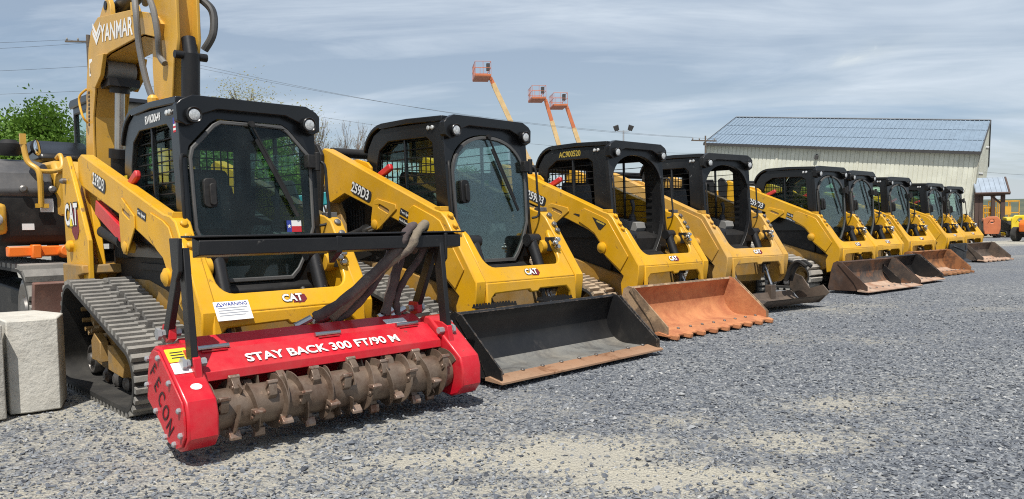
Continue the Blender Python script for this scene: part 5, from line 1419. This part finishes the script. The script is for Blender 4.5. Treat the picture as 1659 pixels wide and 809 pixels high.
    q.slot(0).cyl(a0, a0.lerp(a1, .48), .085, 18); q.cyl(a0.lerp(a1, .44), a0.lerp(a1, .50), .105, 18); q.slot(1).cyl(a0.lerp(a1, .48), a0.lerp(a1, .92), .05, 16)
    q.slot(0).cyl(a0.lerp(a1, .86), a0.lerp(a1, .93), .10, 16); q.slot(2).lathe([(-.14, .10), (.14, .10)], a1, (0, 1, 0), 18); q.slot(0).box(.58, .86, -.15, .15, 2.68, 2.76)
    q.build('boom_cylinder', [BLK_BAR, STEEL, GHOSE_M()], o)
    # arm cylinder along the boom top
    q = MB(); a0, a1 = Vector((.86, 0, 3.48)), Vector((2.30, 0, 3.62)); q.cyl(a0, a0.lerp(a1, .75), .085, 18); q.cyl(a0.lerp(a1, .68), a0.lerp(a1, .76), .10, 18); q.slot(1).cyl(a0.lerp(a1, .75), a1, .045, 12); q.slot(0).cyl((.86, -.16, 3.48), (.86, .16, 3.48), .045, 12)
    q.build('arm_cylinder', [BLK_BAR, STEEL], o)
    # dipper arm
    d = MB()
    arm = [(2.02, 3.28), (2.12, 3.50), (2.26, 3.85), (2.46, 3.85), (2.52, 3.20), (2.46, 2.70), (2.30, 2.0), (2.20, 1.3), (2.10, 1.1), (2.02, 1.3), (1.98, 2.0), (1.95, 2.7)]
    for s in (-1, 1): d.prism(arm, 'y', min(s * .08, s * .10), max(s * .08, s * .10))
    web = [(2.05, 3.28), (2.15, 3.5), (2.28, 3.83), (2.43, 3.83), (2.49, 3.2), (2.43, 2.72), (2.27, 2.0), (2.17, 1.32), (2.05, 1.32), (2.01, 2.0), (1.98, 2.7)]
    d.prism(web, 'y', -.08, .08)
    for s in (-1, 1): d.prism([(2.42, 3.85), (2.58, 3.85), (2.585, 2.85), (2.55, 2.74), (2.48, 2.74), (2.46, 2.9)], 'y', min(s * .075, s * .105), max(s * .075, s * .105))
    d.build('dipper_arm', Y_EXC, o, .006)
    q = MB(); q.cyl((2.56, 0, 2.86), (2.60, 0, 2.70), .06, 14); q.cyl((2.60, 0, 2.72), (2.50, 0, 1.75), .078, 18); q.slot(0).cyl((2.60, -.14, 2.70), (2.60, .14, 2.70), .035, 12); q.slot(1).cyl((2.50, 0, 1.75), (2.42, 0, 1.1), .04, 12); q.build('bucket_cylinder', [BLK_BAR, STEEL], o)
    bk = MB(); pr = [(2.62, .95), (2.70, .55), (2.55, .20), (2.2, .05), (1.9, .12), (1.75, .3)]
    for s in (-1, 1): bk.prism([(2.62, .95), (2.70, .55), (2.55, .20), (2.2, .05), (1.9, .12), (1.75, .3), (2.1, 1.0), (2.3, 1.1)], 'y', min(s * .30, s * .32), max(s * .30, s * .32))
    for i in range(len(pr) - 1): bk.bar((pr[i][0], 0, pr[i][1]), (pr[i + 1][0], 0, pr[i + 1][1]), .60, .02)
    bk.bar((2.15, 0, 1.25), (2.55, 0, .95), .2, .12)
    bk.build('bucket', BLK_MAT, o)
    for pts, rr in (([(1.86, -.20, 3.24), (1.98, -.24, 3.28), (2.06, -.26, 3.12), (2.04, -.24, 2.85), (2.06, -.20, 2.55), (2.10, -.16, 2.36)], .028),
                    ([(1.92, -.13, 3.27), (2.12, -.20, 3.33), (2.30, -.20, 3.15), (2.34, -.18, 2.9), (2.28, -.15, 2.74), (2.34, -.13, 2.66)], .028),
                    ([(2.50, .14, 3.25), (2.62, .20, 3.12), (2.64, .19, 2.92), (2.56, .14, 2.78)], .035)):
        MB().tube(spline(pts, 7), rr, 10).build('hydraulic_hose', GHOSE if rr < .032 else HOSE, o)
    h = MB(); h.tube(spline([(.22, -.19, 2.72), (.16, -.24, 2.66), (.15, -.25, 2.58), (.22, -.24, 2.42), (.2, -.19, 2.36)], 5), .012, 8); h.build('boom_lamp_bracket', Y_EXC, o)
    f = MB(); f.cyl((1.86, -.21, 3.16), (1.86, -.21, 3.28), .03, 10); f.build('hose_clamp', Y_EXC, o); f = MB(); f.lathe([(-.03, .04), (.1, .05), (.13, .03)], (2.10, -.16, 2.28), (0, 0, 1), 10); f.build('hose_clamp', Y_EXC, o)
    return o
def GHOSE_M(): return MATS['grey_plastic']
excavator()

# ------------------------------------------------------------------ the row of loaders
def place(o, x, y, a, label):
    o.location = (x, y, 0); o.rotation_euler = (0, 0, a)
    tag(o, label, 'track loader', 'compact track loaders parked in a row')
NAME = 'compact_track_loader'
# 1: mulcher machine
l1 = make_loader(NAME, radial=True, number='239D3', belt_mats=[RUB, TREAD])
l1.scale = (.96,) * 3
place(l1, -2.184, 5.732, -.812, 'yellow track loader with red mulcher head, nearest in the row')
make_mulcher(l1)
q = MB(); Uw = Vector((0, 1, 0)); Vw = Vector((-.365, 0, .525)).normalized(); Ow = Vector((1.178, -.42, .70)); Nw = Uw.cross(Vw)
q.slot(0).slab(rrect(-.115, .115, -.008, .13, .004), Ow + Nw * .001 + Vw * -.055, Uw, Vw, 0, .002)
q.slot(1).text('WARNING', .034, Ow + Uw * .02 + Vw * .052 + Nw * .004, Uw, Vw, .015, .001)
q.slab([(-.105, .038), (-.06, .038), (-.0825, .07)], Ow + Nw * .0035, Uw, Vw, 0, .001, [[(-.095, .043), (-.07, .043), (-.0825, .061)]])
for k in range(4):
    z = .024 - .018 * k
    q.slot(2).slab([(-.095, z), (.095 - .02 * (k % 2), z), (.095 - .02 * (k % 2), z + .006), (-.095, z + .006)], Ow + Nw * .0035, Uw, Vw, 0, .001)
q.build('warning_sign', [WHITE, BLUEINK, GREYINK], l1, smooth=False)
# flag stickers and fleet number
q = MB(); a = Vector((0, 1, 0)); b = Vector((-.075, 0, 1)).normalized(); O = Vector((.689, .27, 1.235))
q.slot(0).slab([(-.055, -.04), (-.018, -.04), (-.018, .045), (-.055, .045)], O, a, b, 0, .003); q.slot(1).slab([(-.018, .0025), (.06, .0025), (.06, .045), (-.018, .045)], O, a, b, 0, .003); q.slot(2).slab([(-.018, -.04), (.06, -.04), (.06, .0025), (-.018, .0025)], O, a, b, 0, .003)
st = []
for i in range(10):
    rr = .016 if i % 2 == 0 else .0065; an = R(90 + 36 * i); st.append((-.0365 + rr * math.cos(an), .0025 + rr * math.sin(an)))
q.slot(1).slab(st, O, a, b, .003, .004)
q.build('state_flag_sticker', [BLUEINK, WHITE, REDINK], l1, smooth=False)
q = MB(); O = Vector((.525, -.4965, 1.935))
for i in range(7): q.slot(i % 2).slab([(-.03, -.05 + i * .0143), (.03, -.05 + i * .0143), (.03, -.05 + (i + 1) * .0143), (-.03, -.05 + (i + 1) * .0143)], O, (1, 0, 0), (0, 0, 1), 0, .001)
q.slot(2).slab([(-.03, .007), (.0, .007), (.0, .05), (-.03, .05)], O, (1, 0, 0), (0, 0, 1), .001, .002); q.build('national_flag_sticker', [REDINK, WHITE, BLUEINK], l1, smooth=False)
q = MB(); q.text('RWK00649', .082, (.10, -.4965, 2.022), (1, 0, 0), (0, 0, 1), .02, .001, .8); q.build('fleet_number', WHITE, l1)
# 2: black bucket
l2 = make_loader(NAME, number='259D3', belt_mats=[RUB, TREAD])
place(l2, -.639, 7.364, -.786, 'yellow track loader with wide clean black bucket, second from the front')
# 3: open cab with clay bucket
l3 = make_loader(NAME, glazed=False, number='259D3', belt_mats=[RUB, TREAD_CLAY], spl=True, decals=False)
place(l3, 1.080, 9.555, -.836, 'open cab track loader with orange clay caked toothed bucket')
q = MB(); q.text('AC900520', .095, (.0, -.4965, 2.016), (1, 0, 0), (0, 0, 1), .025, .001, .85); q.build('fleet_number', GOLDINK, l3)
q = MB(); q.slot(0).slab([(-.10, .045), (.12, .03), (.06, -.06), (.03, -.06)], (.60, -.6785, 1.185), (.95, 0, -.3), (.3, 0, .95), .0, .002); q.slot(1).slab([(-.03, .03), (.10, .022), (.095, .005), (-.02, .012)], (.60, -.681, 1.185), (.95, 0, -.3), (.3, 0, .95), 0, .001); q.build('arm_sticker', [INK, GOLDINK], l3, smooth=False)
q = MB(); q.slab([(-.09, -.015), (.09, -.015), (.09, .03), (.02, .01), (-.06, .0)], (.30, -.6665, 1.285), (.94, 0, -.34), (.34, 0, .94), 0, .002); q.build('stripe_sticker', INK, l3, smooth=False)
# 5-9 copies of the glazed machine; 4 is a copy of the open one, worn
def copy_loader(src, x, y, a, label, skip=()):
    c = copy_tree(src, None, skip); place(c, x, y, a, label); return c
l4 = make_loader(NAME, glazed=False, worn=True, spl=True, number='259D3', belt_mats=[RUB, TREAD], decals=False)
for ch in kids(l4):
    if ch.name.startswith('coupler'): bpy.data.objects.remove(ch)
place(l4, 2.672, 11.297, -.949, 'dirty open cab track loader with dark low steel trough and no bucket')
l5 = make_loader(NAME, number='259D3', belt_mats=[RUB, TREAD_PALE], style='bar', nl=36)
place(l5, 5.224, 13.994, -.889, 'glazed track loader with rusty untoothed bucket and pale muddy tracks')
l6 = copy_loader(l5, 6.351, 15.278, -.859, 'glazed track loader with dusty black bucket, between the two rusty bucket ones')
l7 = copy_loader(l5, 8.232, 17.561, -.902, 'glazed track loader with orange rusted toothed bucket')
l8 = copy_loader(l5, 10.682, 20.570, -.853, 'glazed track loader with bare black coupler and no bucket, second farthest')
l9 = copy_loader(l5, 12.424, 22.651, -.909, 'glazed track loader with brown bucket, farthest in the row')
make_bucket(l2, BUCKET_BLK, BUCKET_BLK, BUCKET_WORN, EDGE, 0, .98, True)
make_bucket(l3, CLAY_SIDE, CLAY, CLAY, CLAY, 9, .96)
make_bucket(l5, RUST, RUST_IN, RUST_FLOOR, RUST_FLOOR, 0, .95)
make_bucket(l6, BUCKET_BLK, BUCKET_BLK, RUST_FLOOR, RUST_FLOOR, 0, .95)
make_bucket(l7, ORANGE_RUST, ORANGE_RUST, RUST_FLOOR, ORANGE_RUST, 9, .95)
make_bucket(l9, BROWN, BROWN, RUST_FLOOR, RUST_FLOOR, 7, .95)
# 4: a curved low trough on the coupler
t = MB()
pr = [(1.10, .20), (1.14, .12), (1.22, .07), (1.36, .045), (1.50, .07), (1.62, .16)]
for i in range(len(pr) - 1):
    (x0, z0), (x1, z1) = pr[i], pr[i + 1]
    t.add([(x0, -.45, z0), (x1, -.45, z1), (x1, .86, z1), (x0, .86, z0), (x0 - .015, -.45, z0 - .015), (x1 - .015, -.45, z1 - .015), (x1 - .015, .86, z1 - .015), (x0 - .015, .86, z0 - .015)], [(0, 1, 2, 3), (7, 6, 5, 4), (0, 4, 5, 1), (3, 2, 6, 7)])
for y in (.84,): t.prism([(1.08, .46), (1.06, .24), (1.21, .09), (1.36, .03), (1.52, .05), (1.68, .20), (1.58, .30), (1.38, .24), (1.26, .40)], 'y', y, y + .02)
for y in (-.33, .33): t.box(1.06, 1.16, y - .05, y + .05, .08, .30)
tr = t.build('trough_attachment', BROWN, l4, .004)
g = MB()
for y in (.55, .66): g.tube(spline([(1.2, y, .35), (1.28, y, .55), (1.40, y, .62), (1.52, y, .56)], 5), [.03] * 16, 8)
g.build('grapple_tine', BLK_MAT, tr)
# 8: bare coupler plate
t = MB(); t.box(1.18, 1.22, -.58, .58, .12, .56); t.prism([(1.18, .10), (1.34, .06), (1.36, .09), (1.22, .16)], 'y', -.58, .58); t.tube(spline([(1.2, -.3, .5), (1.34, -.2, .42), (1.36, .1, .36), (1.3, .3, .5)], 5), .025, 8)
t.build('coupler_plate', BLK_BAR, l8, .01)
